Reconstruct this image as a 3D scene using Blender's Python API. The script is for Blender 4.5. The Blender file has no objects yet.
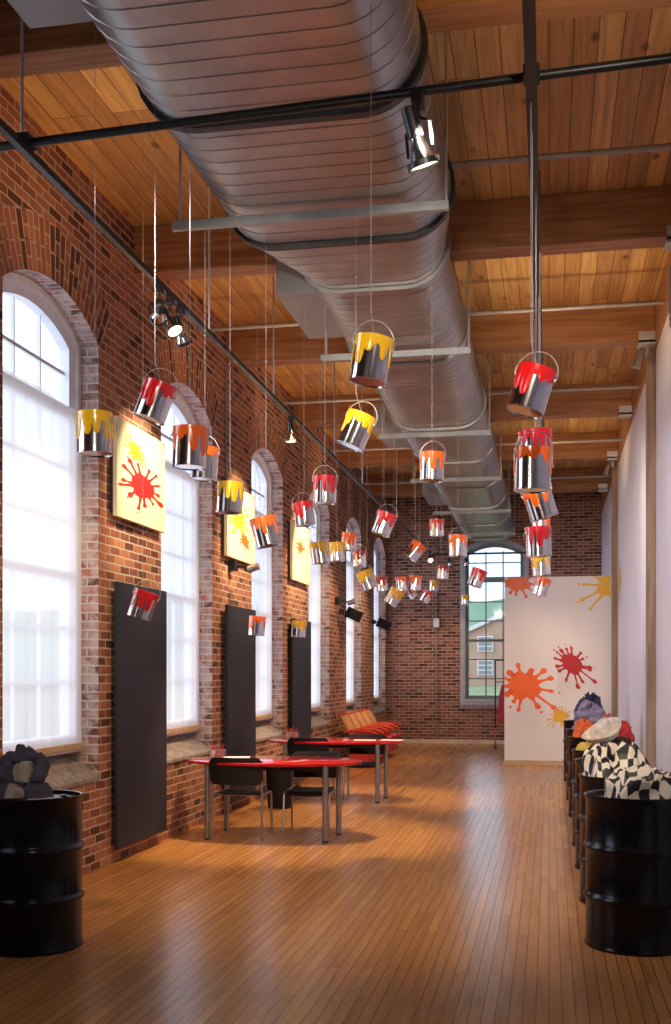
import bpy, math, random
from mathutils import Vector, Matrix, Euler, noise
rnd = random.Random(7)
SC = bpy.context.scene
COL = SC.collection
PI = math.pi

# ---------------------------------------------------------------- camera frame
EYE = 1.61; FOC = 1120.0; CX = 335.5; HZ = 672.0
YAW = math.atan((549 - CX) / FOC)
CS, SN = math.cos(YAW), math.sin(YAW)

def at(u, v, s):
    """world point seen at (u, v) where one metre measures s pixels"""
    z = FOC / s; l = (u - CX) / s
    return Vector((l * CS - z * SN, l * SN + z * CS, EYE - (v - HZ) / s))

# ---------------------------------------------------------------- mesh builder
class MB:
    def __init__(self):
        self.v = []; self.f = []; self.uv = {}; self.mi = {}
    def face(self, pts, uv=None, mi=0):
        b = len(self.v)
        self.v += [tuple(p) for p in pts]
        self.f.append(tuple(range(b, b + len(pts))))
        if uv: self.uv[len(self.f) - 1] = uv
        if mi: self.mi[len(self.f) - 1] = mi
    def box(self, x0, x1, y0, y1, z0, z1, M=None):
        b = len(self.v)
        P = [(x0,y0,z0),(x1,y0,z0),(x1,y1,z0),(x0,y1,z0),(x0,y0,z1),(x1,y0,z1),(x1,y1,z1),(x0,y1,z1)]
        if M is not None: P = [tuple(M @ Vector(p)) for p in P]
        self.v += P
        for f in ((0,3,2,1),(4,5,6,7),(0,1,5,4),(1,2,6,5),(2,3,7,6),(3,0,4,7)):
            self.f.append(tuple(b + i for i in f))
        return self
    def ring(self, pts):
        b = len(self.v); self.v += [tuple(p) for p in pts]; return list(range(b, b + len(pts)))
    def bridge(self, a, c, closed=True):
        n = len(a)
        for i in range(n if closed else n - 1):
            j = (i + 1) % n
            self.f.append((a[i], a[j], c[j], c[i]))
    def cap(self, r, flip=False):
        self.f.append(tuple(reversed(r)) if flip else tuple(r))
    def cyl(self, p0, p1, r, n=12, r2=None, caps=True):
        p0, p1 = Vector(p0), Vector(p1); d = (p1 - p0)
        q = d.to_track_quat('Z', 'Y'); r2 = r if r2 is None else r2
        A = self.ring([p0 + q @ Vector((r*math.cos(2*PI*i/n), r*math.sin(2*PI*i/n), 0)) for i in range(n)])
        B = self.ring([p1 + q @ Vector((r2*math.cos(2*PI*i/n), r2*math.sin(2*PI*i/n), 0)) for i in range(n)])
        self.bridge(A, B)
        if caps: self.cap(A, True); self.cap(B)
        return self
    def tube(self, pts, r, n=8, closed=False):
        pts = [Vector(p) for p in pts]; N = len(pts); rings = []
        up = None
        for i, p in enumerate(pts):
            if closed: t = pts[(i+1) % N] - pts[i-1]
            else: t = pts[min(i+1, N-1)] - pts[max(i-1, 0)]
            t.normalize()
            if up is None:
                up = Vector((0,0,1)) if abs(t.z) < .9 else Vector((1,0,0))
            x = up.cross(t)
            if x.length < 1e-6: x = Vector((1,0,0)).cross(t)
            x.normalize(); y = t.cross(x); up = y
            rr = r[i] if isinstance(r, (list, tuple)) else r
            rings.append(self.ring([p + x*rr*math.cos(2*PI*k/n) + y*rr*math.sin(2*PI*k/n) for k in range(n)]))
        for a, b in zip(rings, rings[1:]): self.bridge(a, b)
        if closed: self.bridge(rings[-1], rings[0])
        else: self.cap(rings[0], True); self.cap(rings[-1])
        return self
    def lathe(self, prof, n=32, c=(0,0,0), caps=(True, True), a0=0):
        R = [self.ring([(c[0]+r*math.cos(a0+2*PI*i/n), c[1]+r*math.sin(a0+2*PI*i/n), c[2]+z) for i in range(n)]) for r, z in prof]
        for a, b in zip(R, R[1:]): self.bridge(a, b)
        if caps[0]: self.cap(R[0], True)
        if caps[1]: self.cap(R[-1])
        return self
    def prism(self, poly, axis, t0, t1):
        """polygon in the plane normal to axis, from t0 to t1"""
        def P(a, b, t):
            return (t, a, b) if axis == 'x' else ((a, t, b) if axis == 'y' else (a, b, t))
        A = self.ring([P(a, b, t0) for a, b in poly]); B = self.ring([P(a, b, t1) for a, b in poly])
        self.bridge(A, B); self.cap(A, True); self.cap(B)
        return self
    def xf(self, M):
        self.v = [tuple(M @ Vector(p)) for p in self.v]; return self
    def mesh(self, name, mat, smooth=False):
        me = bpy.data.meshes.new(name)
        me.from_pydata(self.v, [], self.f); 
        mats = mat if isinstance(mat, (list, tuple)) else [mat]
        for m in mats: me.materials.append(m)
        ul = me.uv_layers.new(name='UVMap')
        for i, p in enumerate(me.polygons):
            n = p.normal
            if i in self.uv:
                for k, li in enumerate(p.loop_indices): ul.data[li].uv = self.uv[i][k]
            else:
                ax = max(range(3), key=lambda a: abs(n[a]))
                for li in p.loop_indices:
                    c = me.vertices[me.loops[li].vertex_index].co
                    ul.data[li].uv = (c.y, c.z) if ax == 0 else ((c.x, c.z) if ax == 1 else (c.y, c.x))
            if i in self.mi: p.material_index = self.mi[i]
        if not self.uv:
            import bmesh
            bm = bmesh.new(); bm.from_mesh(me)
            bmesh.ops.recalc_face_normals(bm, faces=bm.faces[:]); bm.to_mesh(me); bm.free()
        if smooth:
            me.shade_smooth()
            try: me.set_sharp_from_angle(angle=math.radians(38))
            except Exception: pass
        me.update()
        return me
    def build(self, name, mat, parent=None, smooth=False, bevel=0):
        o = bpy.data.objects.new(name, self.mesh(name, mat, smooth)); COL.objects.link(o)
        if parent is not None: o.parent = parent
        if bevel:
            b = o.modifiers.new('Bevel', 'BEVEL'); b.width = bevel; b.segments = 2; b.limit_method = 'ANGLE'
        return o

def place(name, mesh, parent=None):
    o = bpy.data.objects.new(name, mesh); COL.objects.link(o)
    if parent is not None: o.parent = parent
    return o
def tag(o, label=None, cat=None, group=None, kind=None):
    if label: o['label'] = label
    if cat: o['category'] = cat
    if group: o['group'] = group
    if kind: o['kind'] = kind
    return o
def empty(name, loc, label, cat, group=None, rz=0):
    o = bpy.data.objects.new(name, None); COL.objects.link(o)
    o.location = loc; o.rotation_euler = (0, 0, rz); o.empty_display_size = .1
    return tag(o, label, cat, group)
def struct(o): o['kind'] = 'structure'; return o
def copy_tree(o, parent=None):
    c = o.copy(); COL.objects.link(c); c.parent = parent
    for ch in [x for x in o.children]: copy_tree(ch, c)
    return c

# ---------------------------------------------------------------- materials
def newmat(name):
    m = bpy.data.materials.new(name); m.use_nodes = True
    nt = m.node_tree; b = nt.nodes['Principled BSDF']
    return m, nt, b
def N(nt, t, **k):
    n = nt.nodes.new(t)
    for a, b in k.items():
        if a.startswith('i_'):
            key = a[2:].replace('_', ' ')
            n.inputs[key].default_value = b
        else: setattr(n, a, b)
    return n
def ramp(nt, stops, interp='LINEAR'):
    r = nt.nodes.new('ShaderNodeValToRGB'); cr = r.color_ramp; cr.interpolation = interp
    while len(cr.elements) < len(stops): cr.elements.new(.5)
    for e, (p, c) in zip(cr.elements, stops): e.position = p; e.color = (*c, 1)
    return r
def mix(nt, fac, a, b, mode='MIX'):
    m = nt.nodes.new('ShaderNodeMix'); m.data_type = 'RGBA'; m.blend_type = mode
    for sock, val in ((m.inputs[0], fac), (m.inputs[6], a), (m.inputs[7], b)):
        if isinstance(val, (int, float)): sock.default_value = val
        elif isinstance(val, tuple): sock.default_value = (*val, 1)
        else: nt.links.new(val, sock)
    return m.outputs[2]
def bump(nt, b, h, strength=.3, dist=.01):
    bp = nt.nodes.new('ShaderNodeBump'); bp.inputs['Strength'].default_value = strength; bp.inputs['Distance'].default_value = dist
    nt.links.new(h, bp.inputs['Height']); nt.links.new(bp.outputs[0], b.inputs['Normal'])

def plain(name, col, rough=.5, metal=0, coat=0, var=.12, scale=9, spec=None, bumpy=0):
    """plain colour with slight procedural mottling"""
    m, nt, b = newmat(name)
    tc = N(nt, 'ShaderNodeTexCoord'); no = N(nt, 'ShaderNodeTexNoise', i_Scale=scale, i_Detail=4.0)
    nt.links.new(tc.outputs['Object'], no.inputs['Vector'])
    d = tuple(max(0, c * (1 - var)) for c in col); l = tuple(min(1, c * (1 + var)) for c in col)
    r = ramp(nt, [(.3, d), (.7, l)]); nt.links.new(no.outputs['Fac'], r.inputs[0])
    nt.links.new(r.outputs[0], b.inputs['Base Color'])
    b.inputs['Roughness'].default_value = rough; b.inputs['Metallic'].default_value = metal
    b.inputs['Coat Weight'].default_value = coat
    if spec is not None: b.inputs['Specular IOR Level'].default_value = spec
    if bumpy: bump(nt, b, no.outputs['Fac'], bumpy, .01)
    return m

def brick_mat(name, c1, c2, mortar, white=0.0, dirt=.5):
    m, nt, b = newmat(name); L = nt.links
    uv = N(nt, 'ShaderNodeUVMap')
    wob = N(nt, 'ShaderNodeTexNoise', i_Scale=6.0, i_Detail=2.0)
    L.new(uv.outputs[0], wob.inputs['Vector'])
    vm = N(nt, 'ShaderNodeVectorMath', operation='SCALE'); vm.inputs['Scale'].default_value = .012
    L.new(wob.outputs['Color'], vm.inputs[0])
    va = N(nt, 'ShaderNodeVectorMath', operation='ADD'); L.new(uv.outputs[0], va.inputs[0]); L.new(vm.outputs[0], va.inputs[1])
    br = N(nt, 'ShaderNodeTexBrick', i_Scale=1.0)
    br.inputs['Brick Width'].default_value = .215; br.inputs['Row Height'].default_value = .0725
    br.inputs['Mortar Size'].default_value = .0085; br.inputs['Mortar Smooth'].default_value = .35; br.inputs['Bias'].default_value = -.1
    br.inputs['Color1'].default_value = (0,0,0,1); br.inputs['Color2'].default_value = (1,1,1,1); br.inputs['Mortar'].default_value = (.5,.5,.5,1)
    L.new(va.outputs[0], br.inputs['Vector'])
    cr = ramp(nt, [(0, tuple(c*.5 for c in c1)), (.12, c1), (.5, c2), (.8, tuple(min(1,c*1.25) for c in c2)), (1, (c2[0]*1.3, c2[1]*1.9, c2[2]*1.9))])
    L.new(br.outputs['Color'], cr.inputs[0])
    n1 = N(nt, 'ShaderNodeTexNoise', i_Scale=1.3, i_Detail=5.0, i_Roughness=.65); L.new(uv.outputs[0], n1.inputs['Vector'])
    n2 = N(nt, 'ShaderNodeTexNoise', i_Scale=38.0, i_Detail=4.0, i_Roughness=.7); L.new(uv.outputs[0], n2.inputs['Vector'])
    r1 = ramp(nt, [(.3, (1-dirt,)*3), (.62, (1.0, 1.0, 1.0))]); L.new(n1.outputs['Fac'], r1.inputs[0])
    r2 = ramp(nt, [(.3, (.6,.6,.6)), (.7, (1,1,1))]); L.new(n2.outputs['Fac'], r2.inputs[0])
    c = mix(nt, 1.0, cr.outputs[0], r1.outputs[0], 'MULTIPLY')
    c = mix(nt, .8, c, r2.outputs[0], 'MULTIPLY')
    mc = mix(nt, .6, mortar, r2.outputs[0], 'MULTIPLY')
    c = mix(nt, br.outputs['Fac'], c, mc)
    n3 = N(nt, 'ShaderNodeTexNoise', i_Scale=5.0, i_Detail=7.0, i_Roughness=.75); L.new(uv.outputs[0], n3.inputs['Vector'])
    r3 = ramp(nt, [(.60 - .22*white, (0,0,0)), (.70 - .18*white, (1,1,1))]); L.new(n3.outputs['Fac'], r3.inputs[0])
    f3 = N(nt, 'ShaderNodeMath', operation='MULTIPLY'); L.new(r3.outputs[0], f3.inputs[0]); f3.inputs[1].default_value = .28 + .5*white
    c = mix(nt, f3.outputs[0], c, (.62, .56, .53))
    L.new(c, b.inputs['Base Color']); b.inputs['Roughness'].default_value = .85
    inv = N(nt, 'ShaderNodeMath', operation='SUBTRACT'); inv.inputs[0].default_value = 1; L.new(br.outputs['Fac'], inv.inputs[1])
    ad = N(nt, 'ShaderNodeMath', operation='MULTIPLY_ADD'); L.new(n2.outputs['Fac'], ad.inputs[0]); ad.inputs[1].default_value = .5; L.new(inv.outputs[0], ad.inputs[2])
    bump(nt, b, ad.outputs[0], .7, .012)
    return m

def plank_mat(name, c1, c2, w, length, gap=.002, rough=.5, knots=True, coat=0, gapcol=(.03,.015,.006), grain=1.0):
    m, nt, b = newmat(name); L = nt.links
    uv = N(nt, 'ShaderNodeUVMap')
    br = N(nt, 'ShaderNodeTexBrick', i_Scale=1.0, offset=.37, offset_frequency=3)
    br.inputs['Brick Width'].default_value = length; br.inputs['Row Height'].default_value = w
    br.inputs['Mortar Size'].default_value = gap; br.inputs['Mortar Smooth'].default_value = .1
    br.inputs['Color1'].default_value = (0,0,0,1); br.inputs['Color2'].default_value = (1,1,1,1); br.inputs['Mortar'].default_value = (.5,.5,.5,1)
    L.new(uv.outputs[0], br.inputs['Vector'])
    # stretched grain, shifted per plank
    sc = N(nt, 'ShaderNodeVectorMath', operation='MULTIPLY'); sc.inputs[1].default_value = (1.2, 22.0*grain, 1)
    L.new(uv.outputs[0], sc.inputs[0])
    sh = N(nt, 'ShaderNodeVectorMath', operation='ADD'); L.new(sc.outputs[0], sh.inputs[0])
    s2 = N(nt, 'ShaderNodeVectorMath', operation='SCALE'); s2.inputs['Scale'].default_value = 17; L.new(br.outputs['Color'], s2.inputs[0]); L.new(s2.outputs[0], sh.inputs[1])
    no = N(nt, 'ShaderNodeTexNoise', i_Scale=1.0, i_Detail=6.0, i_Roughness=.6, i_Distortion=.7); L.new(sh.outputs[0], no.inputs['Vector'])
    cr = ramp(nt, [(0, c1), (1, c2)]); L.new(br.outputs['Color'], cr.inputs[0])
    gr = ramp(nt, [(.3, (.55,.5,.45)), (.65, (1.1,1.1,1.1))]); L.new(no.outputs['Fac'], gr.inputs[0])
    c = mix(nt, .85 if knots else .5, cr.outputs[0], gr.outputs[0], 'MULTIPLY')
    if knots:
        ks = N(nt, 'ShaderNodeVectorMath', operation='MULTIPLY'); ks.inputs[1].default_value = (1.6, 3.4, 1); L.new(uv.outputs[0], ks.inputs[0])
        vo = N(nt, 'ShaderNodeTexVoronoi', i_Scale=1.0); L.new(ks.outputs[0], vo.inputs['Vector'])
        kr = ramp(nt, [(.05, (.28,.13,.06)), (.13, (1,1,1))]); L.new(vo.outputs['Distance'], kr.inputs[0])
        c = mix(nt, .9, c, kr.outputs[0], 'MULTIPLY')
    c = mix(nt, br.outputs['Fac'], c, gapcol)
    L.new(c, b.inputs['Base Color'])
    rr = N(nt, 'ShaderNodeMath', operation='MULTIPLY_ADD'); L.new(no.outputs['Fac'], rr.inputs[0]); rr.inputs[1].default_value = .12; rr.inputs[2].default_value = rough - .06
    L.new(rr.outputs[0], b.inputs['Roughness'])
    b.inputs['Coat Weight'].default_value = coat; b.inputs['Coat Roughness'].default_value = .16
    if not knots: b.inputs['Specular IOR Level'].default_value = .33
    inv = N(nt, 'ShaderNodeMath', operation='SUBTRACT'); inv.inputs[0].default_value = 1; L.new(br.outputs['Fac'], inv.inputs[1])
    bump(nt, b, inv.outputs[0], .35, .003)
    return m

def wood_mat(name, c1, c2, axis=0, rough=.6):
    m, nt, b = newmat(name); L = nt.links
    tc = N(nt, 'ShaderNodeTexCoord')
    mp = N(nt, 'ShaderNodeMapping'); s = [26, 26, 26]; s[axis] = 1.4; mp.inputs['Scale'].default_value = s
    L.new(tc.outputs['Object'], mp.inputs[0])
    no = N(nt, 'ShaderNodeTexNoise', i_Scale=1.0, i_Detail=5.0, i_Distortion=.5); L.new(mp.outputs[0], no.inputs['Vector'])
    r = ramp(nt, [(.32, c1), (.68, c2)]); L.new(no.outputs['Fac'], r.inputs[0])
    L.new(r.outputs[0], b.inputs['Base Color']); b.inputs['Roughness'].default_value = rough
    bump(nt, b, no.outputs['Fac'], .12, .004)
    return m

M = {}
M['brick'] = brick_mat('brick', (.29,.09,.055), (.45,.165,.09), (.60,.47,.35), 0, .35)
M['brick_reveal'] = brick_mat('brick_reveal', (.28,.09,.08), (.46,.18,.15), (.70,.62,.60), .8, .3)
M['brick_far'] = brick_mat('brick_far', (.27,.085,.06), (.40,.15,.095), (.56,.44,.36), 0.02, .4)
M['ceiling'] = plank_mat('ceiling_planks', (.50,.26,.085), (.80,.48,.175), .152, 7.5, .003, .6)
M['floor'] = plank_mat('maple_strip_floor', (.46,.205,.06), (.58,.28,.09), .062, 1.5, .0022, .24, False, 0, (.10,.045,.018))
M['beam'] = wood_mat('fir_beam', (.26,.10,.035), (.44,.21,.085), 0)
M['post'] = wood_mat('rough_post', (.20,.13,.085), (.36,.25,.17), 2, .8)
M['trimwood'] = wood_mat('pale_trim', (.45,.30,.16), (.62,.45,.26), 0, .5)
M['white_wall'] = plain('white_plaster', (.80,.79,.88), .75, var=.03, scale=2)
M['partition'] = plain('partition_paint', (.82,.79,.80), .7, var=.02, scale=2)
M['far_frame'] = plain('grey_green_paint', (.16,.20,.21), .5)
M['surround'] = plain('grey_surround', (.42,.42,.45), .7, var=.15)
M['frame'] = plain('window_paint', (.78,.82,.92), .5, var=.05)
M['frame_tan'] = plain('window_casing_tan', (.74,.72,.72), .6, var=.1)
M['sill'] = plain('sill_stone', (.25,.215,.20), .9, var=.35, scale=14, bumpy=.6)
M['black'] = plain('black_metal', (.012,.012,.013), .4, .3)
M['blackgloss'] = plain('gloss_black_drum', (.004,.004,.006), .22, 0, 0, var=.3, spec=.3)
M['char'] = plain('charcoal_panel', (.022,.026,.042), .6, spec=.3, var=.08, scale=3)
M['blackplastic'] = plain('black_plastic', (.010,.010,.012), .5, spec=.25)
M['steel'] = plain('grey_steel_tube', (.34,.35,.37), .38, .85)
M['pipe'] = plain('grey_pipe', (.33,.30,.29), .5, .4)
M['rod'] = plain('galvanised_rod', (.55,.54,.53), .45, .6)
M['wire'] = plain('thin_wire', (.30,.28,.30), .6, .1)
M['boxmetal'] = plain('duct_box_metal', (.33,.35,.36), .55, .35, var=.08, scale=3)
M['strut'] = plain('painted_strut', (.34,.36,.37), .5, .5)
M['paper'] = plain('paper', (.85,.82,.80), .8, var=.02)
M['board'] = plain('cream_canvas', (.90,.80,.50), .6, var=.02, scale=2)
M['boardedge'] = plain('dark_board_edge', (.05,.04,.04), .7)
M['p_red'] = plain('red_paint', (.72,.008,.008), .22, 0, .6, var=.05)
M['p_dark'] = plain('crimson_paint', (.42,.006,.016), .22, 0, .6, var=.05)
M['p_orange'] = plain('orange_paint', (.86,.12,.008), .22, 0, .6, var=.05)
M['p_yellow'] = plain('yellow_paint', (.86,.46,.006), .22, 0, .6, var=.05)
M['s_red'] = plain('splat_red', (.72,.012,.012), .5, var=.03)
M['s_dark'] = plain('splat_crimson', (.50,.008,.012), .5, var=.03)
M['s_orange'] = plain('splat_orange', (.95,.13,.012), .5, var=.03)
M['s_pink'] = plain('splat_coral', (.80,.15,.06), .5, var=.03)
M['s_yellow'] = plain('splat_yellow', (.92,.62,.02), .5, var=.03)
M['s_gold'] = plain('splat_gold', (.86,.46,.03), .5, var=.03)
M['tabletop'] = plain('red_laminate', (.50,.012,.02), .12, 0, .6, var=.05)
M['seatwood'] = plain('orange_seat_shell', (.72,.30,.08), .6, 0, 0, var=.08)
M['seatred'] = plain('red_vinyl', (.55,.035,.012), .55, 0, 0, var=.1)
M['canmetal'] = plain('tinplate', (.66,.64,.65), .13, 1, var=.06, scale=5)
M['lens'] = None

m, nt, b = newmat('galvanised_duct'); L = nt.links
tc = N(nt, 'ShaderNodeTexCoord')
vo = N(nt, 'ShaderNodeTexVoronoi', i_Scale=9.0); L.new(tc.outputs['Object'], vo.inputs['Vector'])
no = N(nt, 'ShaderNodeTexNoise', i_Scale=1.6, i_Detail=6.0, i_Roughness=.65); L.new(tc.outputs['Object'], no.inputs['Vector'])
r = ramp(nt, [(.3, (.285,.28,.28)), (.7, (.44,.43,.43))]); L.new(no.outputs['Fac'], r.inputs[0])
r2 = ramp(nt, [(0, (.93,.93,.93)), (1, (1.05,1.05,1.05))]); L.new(vo.outputs['Color'], r2.inputs[0])
L.new(mix(nt, 1.0, r.outputs[0], r2.outputs[0], 'MULTIPLY'), b.inputs['Base Color'])
b.inputs['Metallic'].default_value = .82
rr = N(nt, 'ShaderNodeMath', operation='MULTIPLY_ADD'); L.new(no.outputs['Fac'], rr.inputs[0]); rr.inputs[1].default_value = .25; rr.inputs[2].default_value = .24
L.new(rr.outputs[0], b.inputs['Roughness'])
bump(nt, b, no.outputs['Fac'], .12, .03)
M['duct'] = m

m, nt, b = newmat('window_glass')
b.inputs['Base Color'].default_value = (.9,.95,1,1); b.inputs['Roughness'].default_value = .0
out = nt.nodes['Material Output']; tr = N(nt, 'ShaderNodeBsdfTransparent'); tr.inputs[0].default_value = (.93,.96,1,1)
gl = N(nt, 'ShaderNodeBsdfGlossy'); gl.inputs['Roughness'].default_value = .03
ms = N(nt, 'ShaderNodeMixShader'); ms.inputs[0].default_value = .05; nt.links.new(tr.outputs[0], ms.inputs[1]); nt.links.new(gl.outputs[0], ms.inputs[2])
nt.links.new(ms.outputs[0], out.inputs[0]); M['glass'] = m

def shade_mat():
    # sheer cloth: diffuse weave plus painted emission standing in for daylight behind it
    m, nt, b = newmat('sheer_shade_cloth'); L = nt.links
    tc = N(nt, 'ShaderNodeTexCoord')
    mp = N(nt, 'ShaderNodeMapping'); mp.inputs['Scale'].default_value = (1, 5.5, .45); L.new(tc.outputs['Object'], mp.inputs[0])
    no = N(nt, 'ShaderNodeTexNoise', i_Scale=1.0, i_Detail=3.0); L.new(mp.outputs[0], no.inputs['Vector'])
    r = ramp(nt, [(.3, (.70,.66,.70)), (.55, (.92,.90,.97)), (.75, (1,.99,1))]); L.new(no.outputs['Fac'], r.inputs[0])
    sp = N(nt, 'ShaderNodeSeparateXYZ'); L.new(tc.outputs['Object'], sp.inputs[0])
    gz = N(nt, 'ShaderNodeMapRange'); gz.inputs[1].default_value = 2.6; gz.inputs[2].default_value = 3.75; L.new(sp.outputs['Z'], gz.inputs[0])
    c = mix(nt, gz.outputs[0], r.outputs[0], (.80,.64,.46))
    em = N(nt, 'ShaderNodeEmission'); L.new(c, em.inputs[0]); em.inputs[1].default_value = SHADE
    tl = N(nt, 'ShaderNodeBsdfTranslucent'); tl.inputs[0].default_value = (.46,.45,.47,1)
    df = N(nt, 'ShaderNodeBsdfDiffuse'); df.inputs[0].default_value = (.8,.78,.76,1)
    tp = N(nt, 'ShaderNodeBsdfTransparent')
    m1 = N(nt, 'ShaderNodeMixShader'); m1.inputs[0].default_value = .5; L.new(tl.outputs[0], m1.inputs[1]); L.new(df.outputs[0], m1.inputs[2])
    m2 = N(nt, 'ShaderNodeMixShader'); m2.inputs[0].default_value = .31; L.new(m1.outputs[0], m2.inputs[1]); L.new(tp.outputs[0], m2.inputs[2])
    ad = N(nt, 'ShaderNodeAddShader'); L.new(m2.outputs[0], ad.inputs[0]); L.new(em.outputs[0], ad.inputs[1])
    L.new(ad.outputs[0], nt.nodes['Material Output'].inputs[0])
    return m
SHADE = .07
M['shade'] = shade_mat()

def emis(name, col, s):
    m, nt, b = newmat(name)
    b.inputs['Base Color'].default_value = (*col, 1); b.inputs['Emission Color'].default_value = (*col, 1); b.inputs['Emission Strength'].default_value = s
    return m
M['lamp'] = emis('lamp_face', (1, .80, .5), 3)

def check_mat(name, a, c, size=.07):
    m, nt, b = newmat(name); uv = N(nt, 'ShaderNodeUVMap')
    ch = N(nt, 'ShaderNodeTexChecker', i_Scale=1/size); ch.inputs['Color1'].default_value = (*a, 1); ch.inputs['Color2'].default_value = (*c, 1)
    nt.links.new(uv.outputs[0], ch.inputs['Vector']); nt.links.new(ch.outputs[0], b.inputs['Base Color'])
    b.inputs['Roughness'].default_value = .45
    return m
M['checker'] = check_mat('checkered_cloth', (.010,.010,.012), (.80,.73,.60), .075)
def cloth(name, col, rough=.7): return plain(name, col, rough, var=.25, scale=25, bumpy=.3)
for k, c in dict(navy=(.02,.025,.09), lav=(.20,.19,.33), orange=(.70,.13,.03), cream=(.80,.73,.64), brown=(.07,.035,.025), red=(.45,.02,.025),
                 maroon=(.22,.02,.04), yellow=(.75,.55,.12), pink=(.55,.16,.18), greyp=(.075,.065,.095), tan=(.42,.33,.25), teal=(.03,.13,.13), black=(.015,.015,.018), white=(.72,.70,.72)).items():
    M['c_' + k] = cloth('cloth_' + k, c)

# ---------------------------------------------------------------- room shell
W = 3.63; XR = 1.14; YF = 25.3; YB = -3.4; ZC = 5.57
WC = [4.57, 7.84, 10.99, 14.30, 17.65, 20.92, 24.19]
HW = .82; SPR = 4.29; RISE = .24
RAD = (HW*HW + RISE*RISE) / (2*RISE); ZCEN = SPR + RISE - RAD
def arc(hw, off=0, n=20, c=0.0):
    """arch points at radius RAD+off between +-hw"""
    R = RAD + off; a = math.asin(hw / R)
    return [(c + R*math.sin(-a + 2*a*i/n), ZCEN + R*math.cos(-a + 2*a*i/n)) for i in range(n + 1)]

SILL_Z = .76
m = MB(); X = -W
def q(y0, y1, z0, z1): m.face([(X,y0,z0),(X,y1,z0),(X,y1,z1),(X,y0,z1)])
edges = YB
for c in WC:
    q(edges, c - HW, 0, ZC); q(c - HW, c + HW, 0, SILL_Z)
    A = arc(HW, 0, 24, c)
    for (ya, za), (yb, zb) in zip(A, A[1:]):
        m.face([(X,ya,za),(X,yb,zb),(X,yb,ZC),(X,ya,ZC)])
        # soffit of the arch
        s0 = ya*1.05; s1 = yb*1.05
        m.face([(X,ya,za),(X-.34,ya,za),(X-.34,yb,zb),(X,yb,zb)], [(0,s0),(.34,s0),(.34,s1),(0,s1)], 1)
    for y in (c - HW, c + HW):
        m.face([(X,y,SILL_Z-.05),(X-.34,y,SILL_Z-.05),(X-.34,y,SPR),(X,y,SPR)], [(0,SILL_Z-.05),(.34,SILL_Z-.05),(.34,SPR),(0,SPR)], 1)
    m.face([(X-.34,c-HW,SILL_Z-.05),(X-.34,c+HW,SILL_Z-.05),(X-.34,c+HW,.98),(X-.34,c-HW,.98)])
    # two courses of radial brick standing a hair proud of the wall
    for ro, (r0, r1) in enumerate(((0, .205), (.212, .415))):
        n = 24; a = math.asin(HW / RAD) + .02 + .0*ro
        for i in range(n):
            a0 = -a + 2*a*i/n; a1 = -a + 2*a*(i+1)/n
            P = [(RAD+r0, a0), (RAD+r1, a0), (RAD+r1, a1), (RAD+r0, a1)]
            m.face([(X+.004, c + R*math.sin(t), ZCEN + R*math.cos(t)) for R, t in P],
                   [((R-RAD-r0)*1.03 + .005, t*RAD*.98) for R, t in P])
    edges = c + HW
q(edges, YF, 0, ZC)
struct(m.build('wall_left', [M['brick'], M['brick_reveal']]))

# far wall with its arched window
FWX = -1.205; FHW = .66; FRISE = .22
FR = (FHW*FHW + FRISE*FRISE) / (2*FRISE); FPK = 4.50; FCEN = FPK - FR; FSPR = FPK - FRISE; FZ0 = .98
def farc(hw, off=0, n=20):
    R = FR + off; a = math.asin(min(1, hw / R))
    return [(FWX + R*math.sin(-a + 2*a*i/n), FCEN + R*math.cos(-a + 2*a*i/n)) for i in range(n + 1)]
m = MB()
def qf(x0, x1, z0, z1): m.face([(x0,YF,z0),(x1,YF,z0),(x1,YF,z1),(x0,YF,z1)])
qf(-W, FWX-FHW, 0, ZC); qf(FWX+FHW, XR, 0, ZC); qf(FWX-FHW, FWX+FHW, 0, FZ0)
A = farc(FHW)
for (xa, za), (xb, zb) in zip(A, A[1:]): m.face([(xa,YF,za),(xb,YF,zb),(xb,YF,ZC),(xa,YF,ZC)])
struct(m.build('wall_far', M['brick_far']))

m = MB(); m.face([(-W,YB,0),(XR,YB,0),(XR,YF,0),(-W,YF,0)])
struct(m.build('floor', M['floor']))
m = MB(); m.face([(-W,YB,ZC),(-W,YF,ZC),(XR,YF,ZC),(XR,YB,ZC)])
struct(m.build('ceiling', M['ceiling']))
m = MB(); m.face([(XR,YB,0),(XR,YF,0),(XR,YF,5.1),(XR,YB,5.1)])
struct(m.build('wall_right', M['white_wall']))
m = MB(); m.box(XR-.03, XR+.02, YB, YF, 5.1, ZC)
struct(m.build('trim_1', M['beam']))
m = MB(); m.face([(-W,YB,0),(-W,YB,ZC),(XR,YB,ZC),(XR,YB,0)])
struct(m.build('wall_back', M['white_wall']))
m = MB(); m.box(-W, -.9, YF-.03, YF, 0, .09)
struct(m.build('baseboard_far', plain('baseboard_paint', (.72,.62,.50), .5)))
for i, y in enumerate((6.0, 12.62, 19.46)):
    m = MB(); m.box(XR-.10, XR-.001, y-.06, y+.06, 0, 5.1)
    struct(m.build('trim_%d' % (i + 2), M['post'], bevel=.006))

# partition
PY = 19.62
m = MB(); m.box(-.76, XR-.002, PY, PY+.14, 0, 3.25)
struct(m.build('wall_partition', M['partition'], bevel=.003))
m = MB(); m.box(-.775, XR-.11, PY-.018, PY-.001, 0, .085)
struct(m.build('baseboard_partition', M['trimwood']))

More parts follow.
